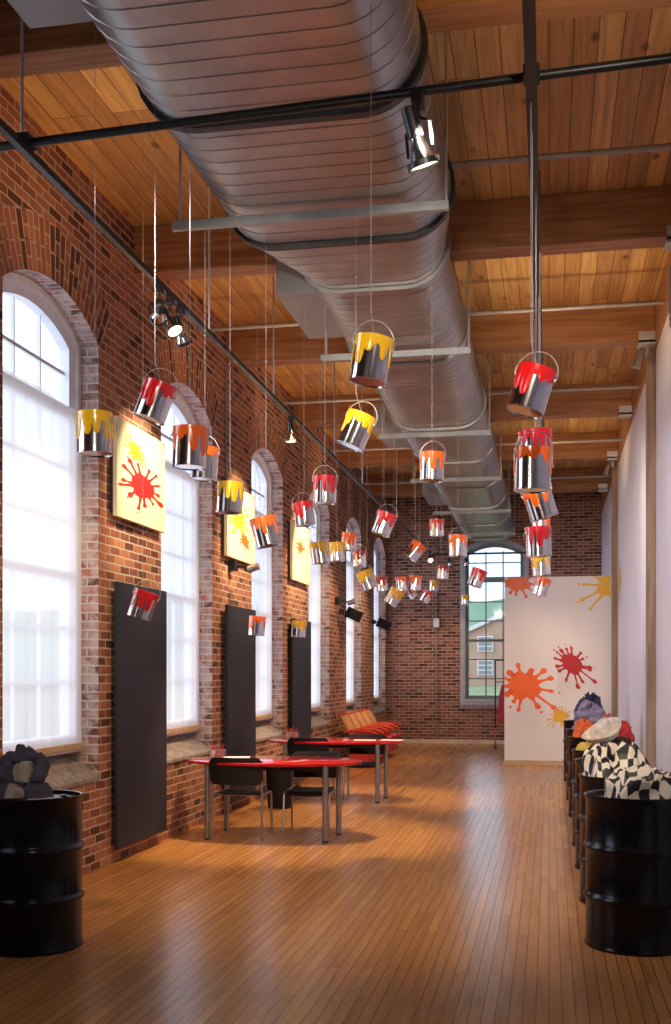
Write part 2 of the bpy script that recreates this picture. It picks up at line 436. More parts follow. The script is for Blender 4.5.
# ---------------------------------------------------------------- windows
NEAR = ['', 'nearest', 'second', 'third', 'fourth', 'fifth', 'farthest']
XW = -W - .20
for k, c in enumerate(WC):
    # arched outer casing
    O = arc(HW - .005, -.004, 20, c); I = arc(HW - .06, -.05, 20, c)
    m = MB()
    outer = [(O[0][0], .96)] + O + [(O[-1][0], .96)]
    inner = [(I[0][0], 1.02)] + I + [(I[-1][0], 1.02)]
    def band(m, outer, inner, x0, x1):
        a = m.ring([(x1, y, z) for y, z in outer]); b = m.ring([(x1, y, z) for y, z in inner])
        a0 = m.ring([(x0, y, z) for y, z in outer]); b0 = m.ring([(x0, y, z) for y, z in inner])
        m.bridge(a, b); m.bridge(b, b0); m.bridge(b0, a0); m.bridge(a0, a)
    band(m, outer, inner, XW - .08, XW + .05)
    w = struct(m.build('window_%d' % (k + 1), M['frame_tan']))
    I2 = arc(HW - .16, -.14, 20, c); inner2 = [(I2[0][0], 1.10)] + I2 + [(I2[-1][0], 1.10)]
    m = MB(); band(m, inner, inner2, XW - .07, XW + .015)
    m.build('sash', M['frame'], w)
    m = MB(); hw = HW - .17
    for yy in (-hw/3, hw/3): m.box(XW-.05, XW-.02, c+yy-.008, c+yy+.008, 1.06, 4.36)
    for z in (1.53, 1.96, 2.39, 2.83, 3.26, 4.02): m.box(XW-.049, XW-.019, c-hw, c+hw, z-.014, z+.014)
    m.box(XW-.06, XW-.0, c-hw-.01, c+hw+.01, 3.66, 3.76); m.box(XW-.06, XW-.0, c-hw-.01, c+hw+.01, 2.36, 2.42)
    m.build('muntin', M['frame'], w)
    m = MB(); G = arc(HW - .12, -.11, 16, c)
    m.f.append(tuple(m.ring([(XW-.036, y, z) for y, z in [(G[0][0], 1.05)] + G + [(G[-1][0], 1.05)]])))
    m.build('glass', M['glass'], w)
    # sloping stone sill
    m = MB()
    prof = [(-W-.30, .97), (-W-.02, .78), (-W+.012, .755), (-W+.012, .715), (-W-.30, .715)]
    m.prism([(x, z) for x, z in prof], 'y', c-HW+.003, c+HW-.003)
    s = m.build('sill', M['sill'], w, bevel=.008)
    # shade
    lab = 'sheer white fabric shade drawn over the %s arched window along the left brick wall' % NEAR[k] if NEAR[k] else 'sheer white fabric shade over an arched window beside the camera'
    t = empty('window_shade', (0, 0, 0), lab, 'window shade', 'sheer shades in the arched side windows')
    t.location = (-W - .13, c, 0)
    m = MB(); n = 40; ws = HW - .045
    topz = lambda y: 3.745 + .010*math.sin(y*7 + k) - .012*math.sin(y*2.2)
    for i in range(n):
        y0 = -ws + 2*ws*i/n; y1 = -ws + 2*ws*(i+1)/n
        d = lambda y: .004*math.sin(y*31 + k*2) + .003*math.sin(y*13)
        m.face([(d(y0), y0, 1.03), (d(y1), y1, 1.03), (d(y1), y1, topz(y1)), (d(y0), y0, topz(y0))])
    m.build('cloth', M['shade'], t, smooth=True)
    m = MB(); m.box(-.012, .012, -ws, ws, .985, 1.035)
    m.build('bottom_rail', M['trimwood'], t, bevel=.003)

# far window
YW = YF + .02
m = MB()
O = farc(FHW + .10, .09); I = farc(FHW - .01, 0)
outer = [(O[0][0], .80)] + O + [(O[-1][0], .80)]; inner = [(I[0][0], 1.0)] + I + [(I[-1][0], 1.0)]
def bandy(m, outer, inner, y0, y1):
    a = m.ring([(x, y0, z) for x, z in outer]); b = m.ring([(x, y0, z) for x, z in inner])
    a0 = m.ring([(x, y1, z) for x, z in outer]); b0 = m.ring([(x, y1, z) for x, z in inner])
    m.bridge(a, b); m.bridge(b, b0); m.bridge(b0, a0); m.bridge(a0, a)
bandy(m, outer, inner, YF - .02, YF - .001)
# deep reveal
inn2 = [(x, z) for x, z in inner]; mr = MB()
a = mr.ring([(x, YF-.004, z) for x, z in inn2]); b_ = mr.ring([(x, YF+.3, z) for x, z in inn2]); mr.bridge(a, b_)
w = struct(m.build('window_8', M['surround']))
mr.build('reveal', M['surround'], w)
I2 = farc(FHW - .085, -.08); inner2 = [(I2[0][0], 1.08)] + I2 + [(I2[-1][0], 1.08)]
m = MB(); bandy(m, inner, inner2, YF + .12, YF + .2); m.build('sash', M['far_frame'], w)
m = MB(); hw = FHW - .085
for xx in (-hw/3, hw/3): m.box(FWX+xx-.014, FWX+xx+.014, YF+.14, YF+.18, 1.06, 4.33 if True else 0)
for z in (1.46, 1.89, 2.76, 3.19, 4.07): m.box(FWX-hw, FWX+hw, YF+.141, YF+.179, z-.013, z+.013)
m.box(FWX-hw-.01, FWX+hw+.01, YF+.12, YF+.2, 3.63, 3.75); m.box(FWX-hw-.01, FWX+hw+.01, YF+.13, YF+.19, 2.29, 2.35)
m.build('muntin', M['far_frame'], w)
m = MB(); G = farc(FHW - .05, -.05); m.f.append(tuple(m.ring([(x, YF+.16, z) for x, z in [(G[0][0], 1.04)] + G + [(G[-1][0], 1.04)]])))
m.build('glass', M['glass'], w)
m = MB(); m.box(FWX-FHW-.1, FWX+FHW+.1, YF-.07, YF-.022, .86, .98); m.build('sill', M['surround'], w, bevel=.008)

# ---------------------------------------------------------------- beams, ceiling pipes
for i, y in enumerate((-.5, 2.7, 5.96, 9.45, 12.35, 15.75, 18.95, 22.2)):
    m = MB(); m.box(-W+.001, XR-.031, y, y+.24, 5.15, ZC-.001)
    o = m.build('ceiling_beam', M['beam'], bevel=.008)
    struct(o)
    if y > 9:
        m = MB(); m.box(XR-.20, XR-.03, y-.012, y+.02, 5.10, 5.24); m.box(XR-.20, XR-.03, y-.012, y+.25, 5.125, 5.149)
        m.build('hanger_plate', M['rod'], o)
PIPEY = (4.6, 7.92, 11.25, 14.52, 17.78, 21.05)
PN = ['nearest the camera', 'second from the camera', 'third from the camera', 'fourth from the camera', 'fifth from the camera', 'nearest the far wall']
for y, pn in zip(PIPEY, PN):
    m = MB(); m.cyl((-.9 if y < 9 else -W+.001, y, 5.19), (XR-.031, y, 5.19), .021, 12)
    if y > 9: m.cyl((-.9, y, 5.19), (-.9, y, ZC-.001), .008, 6)
    tag(m.build('ceiling_pipe', M['pipe'], smooth=True), 'thin grey pipe crossing below the wooden ceiling, ' + pn, 'pipe', 'grey pipes between the beams')

# ---------------------------------------------------------------- duct
root = empty('air_duct', (0, 0, 0), 'large galvanised flat oval spiral air duct hung under the beams', 'air duct')
def oval(y, xl, xr, zb, zt, g=0, n=14):
    r = (zt - zb)/2; zc = (zt + zb)/2; P = []
    for i in range(n + 1):
        a = -PI/2 + PI*i/n; P.append((xr - r + (r+g)*math.cos(a), y, zc + (r+g)*math.sin(a)))
    for i in range(1, 4): P.append((xr - r + (xl - xr + 2*r)*i/4, y, zt + g))
    for i in range(n + 1):
        a = PI/2 + PI*i/n; P.append((xl + r + (r+g)*math.cos(a), y, zc + (r+g)*math.sin(a)))
    for i in range(1, 4): P.append((xl + r + (xr - xl - 2*r)*i/4, y, zb - g))
    return P
def duct_dim(y):
    if y < 7.5: t = 0
    elif y < 8.3: t = (y - 7.5)/.8
    else: t = 1
    return (-2.14 + .27*t, -.635 - .115*t, 4.51, 5.125)
def duct_under(x, y):
    xl, xr, zb, zt = duct_dim(y); r = (zt - zb)/2; zc = (zb + zt)/2
    e = max(0, xl + r - x, x - (xr - r)); return zc - math.sqrt(max(0, r*r - e*e)) + .004
m = MB(); last = None; y = -3.3
first = True
while y < 25.05:
    for dy, g in ((0, 0), (.134, 0), (.138, .004), (.146, .004), (.150, 0)):
        yy = y + dy
        r_ = m.ring(oval(yy, *duct_dim(yy), g=g))
        if last: m.bridge(last, r_)
        else: m.cap(r_, True)
        last = r_
    y += .1501
m.cap(last)
m.build('spiral_shell', M['duct'], root, smooth=True)
M['gasket'] = plain('dark_flange', (.05,.05,.055), .5, .6)
for j, y in enumerate((2.4, 5.7, 7.4, 8.37, 10.45, 13.3, 15.5, 17.7, 19.9, 22.1, 24.3)):
    m = MB(); P = [m.ring(oval(y + d, *duct_dim(y), g=g)) for d, g in ((-.03, .004), (-.03, .03), (.03, .03), (.03, .004))]
    for a, b_ in zip(P, P[1:]): m.bridge(a, b_)
    m.build('flange', M['gasket'] if j < 3 else M['duct'], root)
for (y0, y1, xl) in ((3.7, 5.03, -2.46), (8.93, 10.2, -2.2), (14.1, 15.4, -2.19), (19.5, 20.8, -2.18)):
    m = MB(); m.box(xl, duct_dim(y0)[0] + .25, y0, y1, 4.71, 5.02)
    m.build('side_box', M['boxmetal'], root, bevel=.006)
for y in (3.5, 6.83, 9.95, 13.4, 16.6, 20.0, 23.3):
    x0, x1 = (-2.36, -.60) if y < 8 else (-2.03, -.68)
    m = MB(); m.box(x0, x1, y-.02, y+.02, 4.425, 4.48); b0 = m.build('hanger_bar', M['strut'], root)
    for x in (x0 + .05, x1 - .02):
        if x > x0 + .2 : x = x1 - .015
        m = MB(); m.cyl((x, y, 4.48), (x, y, ZC-.001), .009, 8); m.build('hanger_rod', M['rod'], b0)

# ---------------------------------------------------------------- lighting tracks (black)
TZ = 4.15
m = MB(); m.box(-2.522, -2.488, 3.9, 24.2, TZ-.017, TZ+.017); tl = m.build('lighting_track', M['black'])
tag(tl, 'long black lighting track running beside the left brick wall', 'lighting track')
for y in (5.04, 8.08, 10.08, 13.07, 15.1, 18.6, 22.0):
    m = MB(); m.cyl((-2.505, y, TZ+.02), (-2.505, y, ZC-.001), .008, 8); m.build('hanger_rod', M['rod'], tl)
m = MB(); m.box(-.10, -.05, 2.6, 24.2, TZ-.022, TZ+.022); tr = m.build('lighting_track', M['black'])
tag(tr, 'black lighting track running down the room above the column of cans', 'lighting track')
for y in (3.6, 9.0, 13.6, 17, 21):
    m = MB(); m.cyl((-.075, y, TZ+.022), (-.075, y, ZC-.001), .007, 8); m.build('hanger_rod', M['black'], tr)
m = MB(); m.cyl((-2.95, 5.12, TZ+.042), (XR-.001, 4.85, TZ+.042), .021, 12); m.box(-2.54, -2.47, 5.03, 5.13, TZ+.021, TZ+.068); m.box(-.11, -.04, 4.87, 4.97, TZ+.023, TZ+.068)
tc_ = tag(m.build('cross_pipe', M['black'], smooth=True), 'black pipe crossing the whole room in front of the duct', 'pipe')
m = MB(); m.box(-2.47, -.11, 24.15, 24.19, TZ-.02, TZ+.02)
tf = tag(m.build('lighting_track', M['black']), 'short black lighting track in front of the far brick wall', 'lighting track')
m = MB(); m.cyl((-2.3, 24.17, TZ+.02), (-2.3, 24.17, ZC-.001), .007, 8); m.build('hanger_rod', M['rod'], tf); m = MB(); m.cyl((-.4, 24.17, TZ+.02), (-.4, 24.17, ZC-.001), .007, 8); m.build('hanger_rod', M['rod'], tf)

def spot_fixture(pos, aim, label, lit=True, sc=1.0):
    """track lamp: clamp, yoke arm, tapered shade body, lamp face"""
    t = empty('track_spotlight', pos, label, 'spotlight', 'black track spotlights')
    d = (Vector(aim) - (Vector(pos) + Vector((0,0,-.14)))).normalized(); qn = d.to_track_quat('Z', 'Y')
    m = MB(); m.box(-.02, .02, -.035, .035, -.045, 0); m.cyl((0,0,-.045), (0,0,-.08), .009, 8); m.build('track_clamp', M['black'], t)
    c = Vector((0, 0, -.17))
    side = qn @ Vector((1, 0, 0))
    m = MB()
    ya = [Vector((0,0,-.08)), c + side*.062 + Vector((0,0,.05)), c + side*.064 + d*.03]
    m.tube(ya, .006, 6); m.tube([Vector((0,0,-.08)), c - side*.062 + Vector((0,0,.05)), c - side*.064 + d*.03], .006, 6)
    m.build('yoke', M['black'], t)
    t.scale = (sc, sc, sc)
    m = MB(); m.lathe([(.012,-.12), (.026,-.115), (.028,-.02), (.024,-.015)], 20)
    m.xf(Matrix.Translation(c) @ qn.to_matrix().to_4x4()); m.build('socket', M['black'], t, smooth=True)
    m = MB(); m.lathe([(.022,-.018), (.024,0), (.036,.035), (.050,.068)], 24, caps=(True, False))
    m.xf(Matrix.Translation(c) @ qn.to_matrix().to_4x4()); m.build('reflector_bulb', M['canmetal'], t, smooth=True)
    m = MB(); m.lathe([(.051,.060), (.057,.060), (.057,.080), (.051,.080), (.051,.060)], 24, caps=(False, False))
    m.xf(Matrix.Translation(c) @ qn.to_matrix().to_4x4()); m.build('holder_ring', M['black'], t, smooth=True)
    m = MB(); m.lathe([(.051,.072), (.03,.066), (.001,.064)], 20, caps=(False, True))
    m.xf(Matrix.Translation(c) @ qn.to_matrix().to_4x4()); m.build('lamp_face', M['lamp'] if lit else M['canmetal'], t, smooth=True)
    return t
spot_fixture((-.57, 4.935, TZ+.022), (-.48, 5.03, 3.7), 'black spotlight with bright reflector hanging under the black cross pipe', True, 1.3)
spot_fixture((-2.505, 6.98, TZ-.02), (-3.6, 9.6, 3.2), 'first spotlight of the cluster on the left track, aimed at the nearest painting')
spot_fixture((-2.505, 7.2, TZ-.02), (-1.2, 6.6, 2.0), 'middle spotlight of the cluster on the left track, facing the camera')
spot_fixture((-2.505, 7.42, TZ-.02), (-1.7, 10.5, 0), 'last spotlight of the cluster on the left track, aimed down at the near table')
spot_fixture((-2.505, 10.78, TZ-.02), (-2.45, 10.8, 0), 'single spotlight on the left track pointing straight down between the windows')
spot_fixture((-2.42, 23.2, TZ-.02), (-1.5, 18.5, 1.0), 'small glowing spotlight at the far end of the left track')
spot_fixture((-2.1, 24.17, TZ-.02), (-2.0, 25.2, 2.0), 'left of two small dark spotlights on the far track', False)
spot_fixture((-1.75, 24.17, TZ-.02), (-1.8, 25.2, 2.0), 'right of two small dark spotlights on the far track, by the far window', False)

# ---------------------------------------------------------------- paint cans
CR, CH = .084, .195
can = MB(); can.lathe([(.002,.004), (CR-.004,.004), (CR-.003,0), (CR+.002,.001), (CR+.002,.006), (CR,.008), (CR,CH-.008), (CR+.003,CH-.006), (CR+.003,CH), (CR-.004,CH), (CR-.012,CH-.004), (CR-.012,CH-.012), (CR-.003,CH-.014), (CR-.003,.02), (.002,.02)], 40, c=(0,0,-CH/2), caps=(True, True))
can_me = can.mesh('can_body', M['canmetal'], True)
ear = MB()
for s in (-1, 1): ear.cyl((s*(CR), 0, CH/2-.035), (s*(CR+.008), 0, CH/2-.035), .010, 12)
hd_up = MB()
def bail(tilt):
    mm = MB()
    P = [(-(CR+.006), 0, 0)] + [(-(CR+.012)*math.cos(PI*i/16), 0, .012 + .105*math.sin(PI*i/16)) for i in range(17)] + [((CR+.006), 0, 0)]
    mm.tube(P, .0022, 6)
    for s in (-1, 1): mm.cyl((s*(CR-.001), 0, 0), (s*(CR+.009), 0, 0), .010, 12)
    mm.xf(Matrix.Translation((0, 0, CH/2-.035)) @ Matrix.Rotation(tilt, 4, 'X'))
    return mm.mesh('handle', M['rod'], True)
bails = [bail(0), bail(.35), bail(-1.9)]
def drip_mesh(seed, mat):
    r0 = random.Random(seed); n = 96; mm = MB()
    drips = []
    a = r0.uniform(0, .5)
    while a < 2*PI - .15:
        drips.append((a, r0.uniform(.17, .29), r0.uniform(.055, .145))); a += r0.uniform(.5, .95)
    def low(t):
        base = .038
        best = base
        for c, w_, l in drips:
            dd = abs((t - c + PI) % (2*PI) - PI)
            if dd < w_:
                k = math.sqrt(max(0, 1 - (dd/w_)**2)); e = l*(.3 + .7*k**.4)
                best = max(best, e)
            elif dd < w_*1.8: best = max(best, base + .012*(1-(dd-w_)/(w_*.8)))
        return best
    top = mm.ring([((CR+.0045)*math.cos(2*PI*i/n), (CR+.0045)*math.sin(2*PI*i/n), CH/2+.001) for i in range(n)])
    mid = mm.ring([((CR+.0035)*math.cos(2*PI*i/n), (CR+.0035)*math.sin(2*PI*i/n), CH/2-.012) for i in range(n)])
    lo2 = mm.ring([((CR+.0035)*math.cos(2*PI*i/n), (CR+.0035)*math.sin(2*PI*i/n), CH/2-max(.014, low(2*PI*i/n)-.007)) for i in range(n)])
    lo = mm.ring([((CR+.0003)*math.cos(2*PI*i/n), (CR+.0003)*math.sin(2*PI*i/n), CH/2-low(2*PI*i/n)) for i in range(n)])
    inn = mm.ring([((CR-.010)*math.cos(2*PI*i/n), (CR-.010)*math.sin(2*PI*i/n), CH/2+.002) for i in range(n)])
    ind = mm.ring([((CR-.014)*math.cos(2*PI*i/n), (CR-.014)*math.sin(2*PI*i/n), CH/2-.012) for i in range(n)])
    mm.bridge(inn, top); mm.bridge(top, mid); mm.bridge(mid, lo2); mm.bridge(lo2, lo); mm.bridge(ind, inn); mm.cap(ind)
    return mm.mesh('paint', mat, True)
DR = {c: [drip_mesh(s*11 + j, M['p_' + c]) for s in range(4)] for j, c in enumerate(('red', 'dark', 'orange', 'yellow'))}

CANS = [ # u, v, pixel width, colour, tilt (deg, clockwise), spin, label
 (95,434,35,'yellow',0,.3,'yellow-dripped can hanging in front of the nearest arched window, left of every other can'),
 (155,402,32,'red',20,1.2,'red-dripped can tilted on its handle, above the nearest splat painting'),
 (190,448,34,'orange',2,2.4,'large upright can with rust red drips, overlapping the second window top'),
 (205,464,27,'orange',3,.9,'can half hidden behind the large rust red can by the second window'),
 (230,498,26,'yellow',3,1.7,'yellow-dripped can just over the top left of the second painting'),
 (266,532,25,'orange',-14,3.1,'orange-dripped can tilted in front of the third arched window'),
 (257,626,16.5,'orange',5,.2,'small orange can hanging low beside the top right corner of the second dark panel'),
 (143,605,24,'red',18,4.4,'red can hanging low before the top of the nearest dark panel'),
 (299,629,14,'yellow',4,2.0,'yellow can hanging low at the top of the third dark panel'),
 (304,514,20,'red',-9,1.0,'red-dripped can tilted left, above the third painting'),
 (325,490,23,'dark',1,5.0,'upright crimson-dripped can with a tall raised handle, high beside the third painting'),
 (371,361,38,'yellow',9,2.9,'largest yellow-dripped can, high under the duct'),
 (356,431,29,'yellow',22,3.8,'tilted yellow-dripped can hanging below and left of the largest yellow can'),
 (432,467,24,'orange',2,.6,'orange can seen from below, hanging straight under the middle of the duct'),
 (384,524,19,'red',20,1.9,'red-dripped can tilted right, in front of the left wall and far wall corner'),
 (437,528,14,'red',0,2.6,'small red can with raised handle before the upper far brick wall'),
 (415,551,15,'orange',38,3.3,'orange-dripped can tipped steeply, below the far end of the left track'),
 (458,546,18,'orange',1,4.0,'upright red-orange can just left of the top of the far window'),
 (349,542,15,'orange',6,1.4,'orange can between the fourth window and the yellow pair'),
 (320,553,18,'yellow',-9,5.5,'left can of the touching yellow pair by the fourth window'),
 (337,552,16,'yellow',-3,.4,'right can of the touching yellow pair by the fourth window'),
 (360,559,13.5,'dark',2,2.2,'upright crimson can just below and right of the yellow pair'),
 (367,580,16,'yellow',-22,3.6,'yellow can leaning left, beneath the crimson can near the fifth window'),
 (382,584,12,'dark',-5,4.8,'small crimson can hanging just before the farthest side window'),
 (394,597,14,'yellow',30,1.1,'lowest yellow can, tipped right, before the far left corner'),
 (402,584,12,'orange',-3,2.7,'left of two small orange cans before the far brick wall'),
 (412,592,10.5,'dark',-32,.8,'small crimson can tipped left between the two small orange cans'),
 (415.5,583,12,'orange',4,3.9,'right of two small orange cans before the far brick wall'),
 (426,597,10,'red',28,5.2,'small red can tipped right, low before the far brick wall'),
 (434,586,9,'yellow',3,1.6,'tiny yellow can before the middle of the far brick wall'),
 (443,572,11.5,'dark',2,2.5,'dark crimson can left of the far window at mid height'),
 (477,578,15,'red',22,4.9,'tipped can with little paint hanging in front of the far window'),
 (465,600,8.5,'yellow',4,.1,'tiny yellow can at the left frame of the far window'),
 (531,391,38,'red',17,.75,'largest bright red can, topmost in the right column, tilted with handle up'),
 (536,450,32,'dark',-4,2.05,'crimson can behind the large upright can in the right column'),
 (532.5,470,36,'orange',1,5.7,'large upright can with orange drips, second from the top of the right column'),
 (540,503,28,'orange',-17,3.2,'orange-dripped can tilted left, just beneath the large upright can of the right column'),
 (541,524.5,17.5,'orange',1,1.3,'small pale orange can in the gap midway down the right column'),
 (538.5,542,25,'dark',-2,4.2,'upright crimson can in the lower half of the right column'),
 (541,565,18,'yellow',-4,2.8,'yellow can below the crimson can in the right column'),
 (541.5,587,15,'orange',16,.5,'lowest can of the right column, orange and tilted, before the white partition'),
]
for i, (u, v, wpx, colr, tilt, spin, lab) in enumerate(CANS):
    s = wpx / (2*CR)
    s = max(s, 47)
    p = at(u, v, s)
    if p.x < -3.3: p = at(u, v, (549 - u)*CS/3.3)
    t = empty('paint_can', p, lab, 'paint can', 'silver paint cans with dripping paint hung from wires')
    bo = place('can_body', can_me, t)
    bo.rotation_mode = 'QUATERNION'
    R = Matrix.Rotation(YAW, 4, 'Z') @ Matrix.Rotation(math.radians(tilt), 4, 'Y') @ Matrix.Rotation(spin, 4, 'Z')
    bo.rotation_quaternion = R.to_quaternion()
    pt = place('paint', DR[colr][i % 4], bo)
    hi = 0 if abs(tilt) > 8 or i in (15, 10, 33) else (1 if i % 2 else 2)
    hd = place('handle', bails[hi], bo); hd.rotation_euler = (0, 0, -spin + (.25 if i % 3 else -.3))
    # hanging wire up to track, duct or ceiling
    top = ZC - .002
    if any(a < p.y + .02 and p.y < a + .26 for a in (2.7, 5.96, 9.45, 12.35, 15.75, 18.95, 22.2)): top = 5.152
    if abs(p.x + .075) < .05: top = TZ - .02
    elif duct_dim(p.y)[0] - .02 < p.x < duct_dim(p.y)[1] + .02: top = duct_under(p.x, p.y)
    elif p.x > -2.21 and p.x < -1.8 and any(a < p.y < b_ for a, b_ in ((8.9,10.25),(14.05,15.45),(19.45,20.85))): top = 4.712
    if abs(p.x + 2.505) < .04: top = TZ
    att = R.to_3x3() @ Vector((0, 0, CH/2))
    m = MB(); m.cyl((att.x, att.y, att.z + .0), (att.x*.0 + 0, 0, att.z + .13), .0014, 6) if hi != 2 else m.cyl((att.x, att.y, att.z), (0, 0, att.z + .12), .0016, 6)
    m.cyl((0, 0, att.z + .12), (0, 0, top - p.z), .0014, 6)
    m.build('wire', M['wire'], t)

# ---------------------------------------------------------------- splats
def splat(mm, o, ex, ey, R, seed, n_arms=12, stretch=1.0, rot=0.0, clip=None, arm=1.0, nrm=None, bias=0, bdir=0):
    """flat paint splash: irregular blob, arms ending in round beads, loose drops"""
    r0 = random.Random(seed); cr, sr = math.cos(rot), math.sin(rot)
    nrm = Vector(nrm); lay = [0]
    def put(poly):
        pts = []
        for a, b_ in poly:
            a, b_ = a*stretch, b_
            x, y = a*cr - b_*sr, a*sr + b_*cr
            if clip:
                x = min(max(x, clip[0]), clip[1]); y = min(max(y, clip[2]), clip[3])
            pts.append(o + ex*x + ey*y + nrm*(.00012*lay[0]))
        lay[0] += 1
        mm.face(pts)
    n = 48
    ph = [r0.uniform(0, 6.28) for _ in range(4)]
    put([(R*(1 + .10*math.sin(3*t+ph[0]) + .07*math.sin(5*t+ph[1]) + .04*math.sin(9*t+ph[2]))*math.cos(t), R*(1 + .10*math.sin(3*t+ph[0]) + .07*math.sin(5*t+ph[1]) + .04*math.sin(9*t+ph[2]))*math.sin(t)) for t in [2*PI*i/n for i in range(n)]])
    for k in range(n_arms):
        a = 2*PI*k/n_arms + r0.uniform(-.15, .15); Ln = R*(1.22 + arm*r0.uniform(.08, .75)); w0 = R*r0.uniform(.16, .24); w1 = R*r0.uniform(.06, .11); wb = R*r0.uniform(.12, .24); Ln *= 1 + bias*max(-.15, math.cos(a - bdir)); Ln = max(Ln, R*1.3)
        d = (math.cos(a), math.sin(a)); p = (-d[1], d[0])
        st = [(R*.6, w0*1.5), (R*.95, w0), (R*1.15, w0*.55), (Ln - wb*1.6, w1)]
        poly = [(d[0]*l + p[0]*w_, d[1]*l + p[1]*w_) for l, w_ in st] 
        for j in range(9):
            t = PI*.72 - 2*PI*.72*j/8
            poly.append((d[0]*(Ln + wb*math.cos(t)) + p[0]*wb*math.sin(t), d[1]*(Ln + wb*math.cos(t)) + p[1]*wb*math.sin(t)))
        poly += [(d[0]*l - p[0]*w_, d[1]*l - p[1]*w_) for l, w_ in reversed(st)]
        put(poly)
        if r0.random() < .35:
            l = Ln + R*r0.uniform(.25, .5); rr_ = R*r0.uniform(.05, .1)
            put([(d[0]*l + rr_*math.cos(2*PI*i/12), d[1]*l + rr_*math.sin(2*PI*i/12)) for i in range(12)])
    return mm

def on_partition(u, v):
    for _ in range(3): pass
    s = 57.8
    for _ in range(4):
        p = at(u, v, s); s *= 1 + (p.y - (PY - .004)) / p.y
    return at(u, v, s)
SPL = [(524,686,.225,'s_orange',3,13,1.2,-.22,.7,.38,-.35,'large orange paint splat at the left edge of the white partition'),
       (572,664,.135,'s_dark',5,15,1.45,-.72,.9,.35,-.1,'crimson paint splat in the middle of the white partition'),
       (610,586,.19,'s_gold',9,12,1.1,.0,.7,.75,-2.75,'golden yellow paint splat at the top right corner of the white partition'),
       (518,582,.15,'s_pink',12,12,1.35,-.05,.6,.3,-.2,'coral paint splat at the top left corner of the white partition'),
       (560,716,.085,'s_gold',16,13,1.4,.45,.9,.4,3.3,'small golden paint splat low on the white partition')]
for (u, v, R, mt, seed, na, stx, rot, arm_, bi, bd, lab) in SPL:
    c = on_partition(u, v); c.y = PY - .003
    m = MB(); splat(m, c, Vector((1,0,0)), Vector((0,0,1)), R, seed, na, stx, rot, (-.76 - c.x + .002, XR - .11 - c.x, -5, 3.248 - c.z), arm_, (0,-1,0), bi, bd)
    tag(m.build('paint_splat', M[mt]), lab, 'paint splat', 'paint splats on the white walls')
m = MB(); splat(m, Vector((XR-.002, 18.9, 3.10)), Vector((0,1,0)), Vector((0,0,1)), .2, 31, 11, 1.2, .3, (-.7, .49, -2, 2), 1.0, (-1,0,0))
tag(m.build('paint_splat', M['s_gold']), 'golden paint splat on the right wall beside the wooden post', 'paint splat', 'paint splats on the white walls')

# ---------------------------------------------------------------- panels and paintings on the left wall
ORD = ['nearest', 'second', 'third']
for k in range(3):
    y0 = 8.87 + 3.27*k; y1 = y0 + 1.22
    m = MB(); m.box(-W+.05, -W+.085, y0, y1, .12, 2.37)
    t = m.build('wall_panel', M['char'], bevel=.003)
    tag(t, 'tall dark charcoal panel mounted on the brick wall, %s one from the camera' % ORD[k], 'wall panel', 'charcoal panels on the brick piers')
    m = MB()
    for yy in (y0 + .2, y1 - .2): m.box(-W+.001, -W+.05, yy-.03, yy+.03, .3, 2.2)
    m.build('mounting_batten', M['black'], t)
    t = empty('splat_painting', (-W + .06, y0, 2.92), ['cream painting with a big red splat and a small yellow one above',
        'cream painting with a big yellow splat and a small orange one below', 'cream painting with one small orange red splat, farthest along the wall'][k], 'painting', 'splat paintings on the brick wall')
    m = MB(); m.box(-.02, .015, .0, 1.20, 0, .84); m.build('canvas', [M['board']], t, bevel=.002)
    m = MB(); m.box(-.058, -.021, .03, 1.17, .03, .81); m.build('back_frame', M['boardedge'], t)
    ex, ey, n_ = Vector((0,1,0)), Vector((0,0,1)), (1,0,0)
    if k == 0:
        L_ = [('s_yellow', .42, .62, .058, 4, 13, 2.4, -.12, 1.1), ('s_red', .60, .34, .098, 8, 14, 2.7, 0, 1.25)]
    elif k == 1:
        L_ = [('s_yellow', .46, .47, .095, 14, 14, 2.4, .05, 1.2), ('s_orange', .74, .25, .06, 15, 13, 2.2, -.1, 1.2)]
    else:
        L_ = [('s_orange', .50, .50, .065, 21, 14, 2.4, .1, 1.3)]
    for (mt, py, pz, R, sd, na, stx, rot, ar) in L_:
        m = MB(); splat(m, Vector((.017, py, pz)), ex, ey, R, sd, na, stx, rot, (-py+.01, 1.19-py, -pz+.01, .83-pz), ar, n_)
        m.build('paint_splat', M[mt], t)

# ---------------------------------------------------------------- drums
def drum_mesh():
    m = MB(); R = .286
    pr = [(.001, .02), (R-.02, .02), (R-.012, 0), (R+.006, 0), (R+.008, .008), (R+.004, .018), (R, .03)]
    for z in (.295, .585):
        pr += [(R, z-.03), (R+.004, z-.02), (R+.014, z-.006), (R+.014, z+.006), (R+.004, z+.02), (R, z+.03)]
    pr += [(R, .855), (R+.006, .868), (R+.010, .876), (R+.010, .886), (R+.002, .890), (R-.010, .886), (R-.014, .868), (.001, .866)]
    m.lathe(pr, 72, caps=(True, True)); return m.mesh('oil_drum', M['blackgloss'], True)
dm = drum_mesh()
def add_drum(x, y, lab):
    t = empty('oil_drum', (x, y, 0), lab, 'drum', 'black steel drums')
    place('drum_body', dm, t)
    m = MB(); m.cyl((.17, .05, .866), (.17, .05, .878), .032, 16); m.cyl((.17,.05,.878), (.17,.05,.886), .018, 6); m.build('bung_cap', M['blackgloss'], t)
    return t
DY = [6.62, 7.86, 9.2, 10.4, 12.5, 14.1, 16.6]
DL = ['first and nearest', 'second', 'third', 'fourth', 'fifth', 'sixth', 'last and farthest']
DP = []
for z_, l in zip(DY, DL):
    y = (z_ + .49*SN)/CS; DP.append((.50, y)); add_drum(.50, y, 'glossy black steel drum, %s in the row along the right wall' % l)
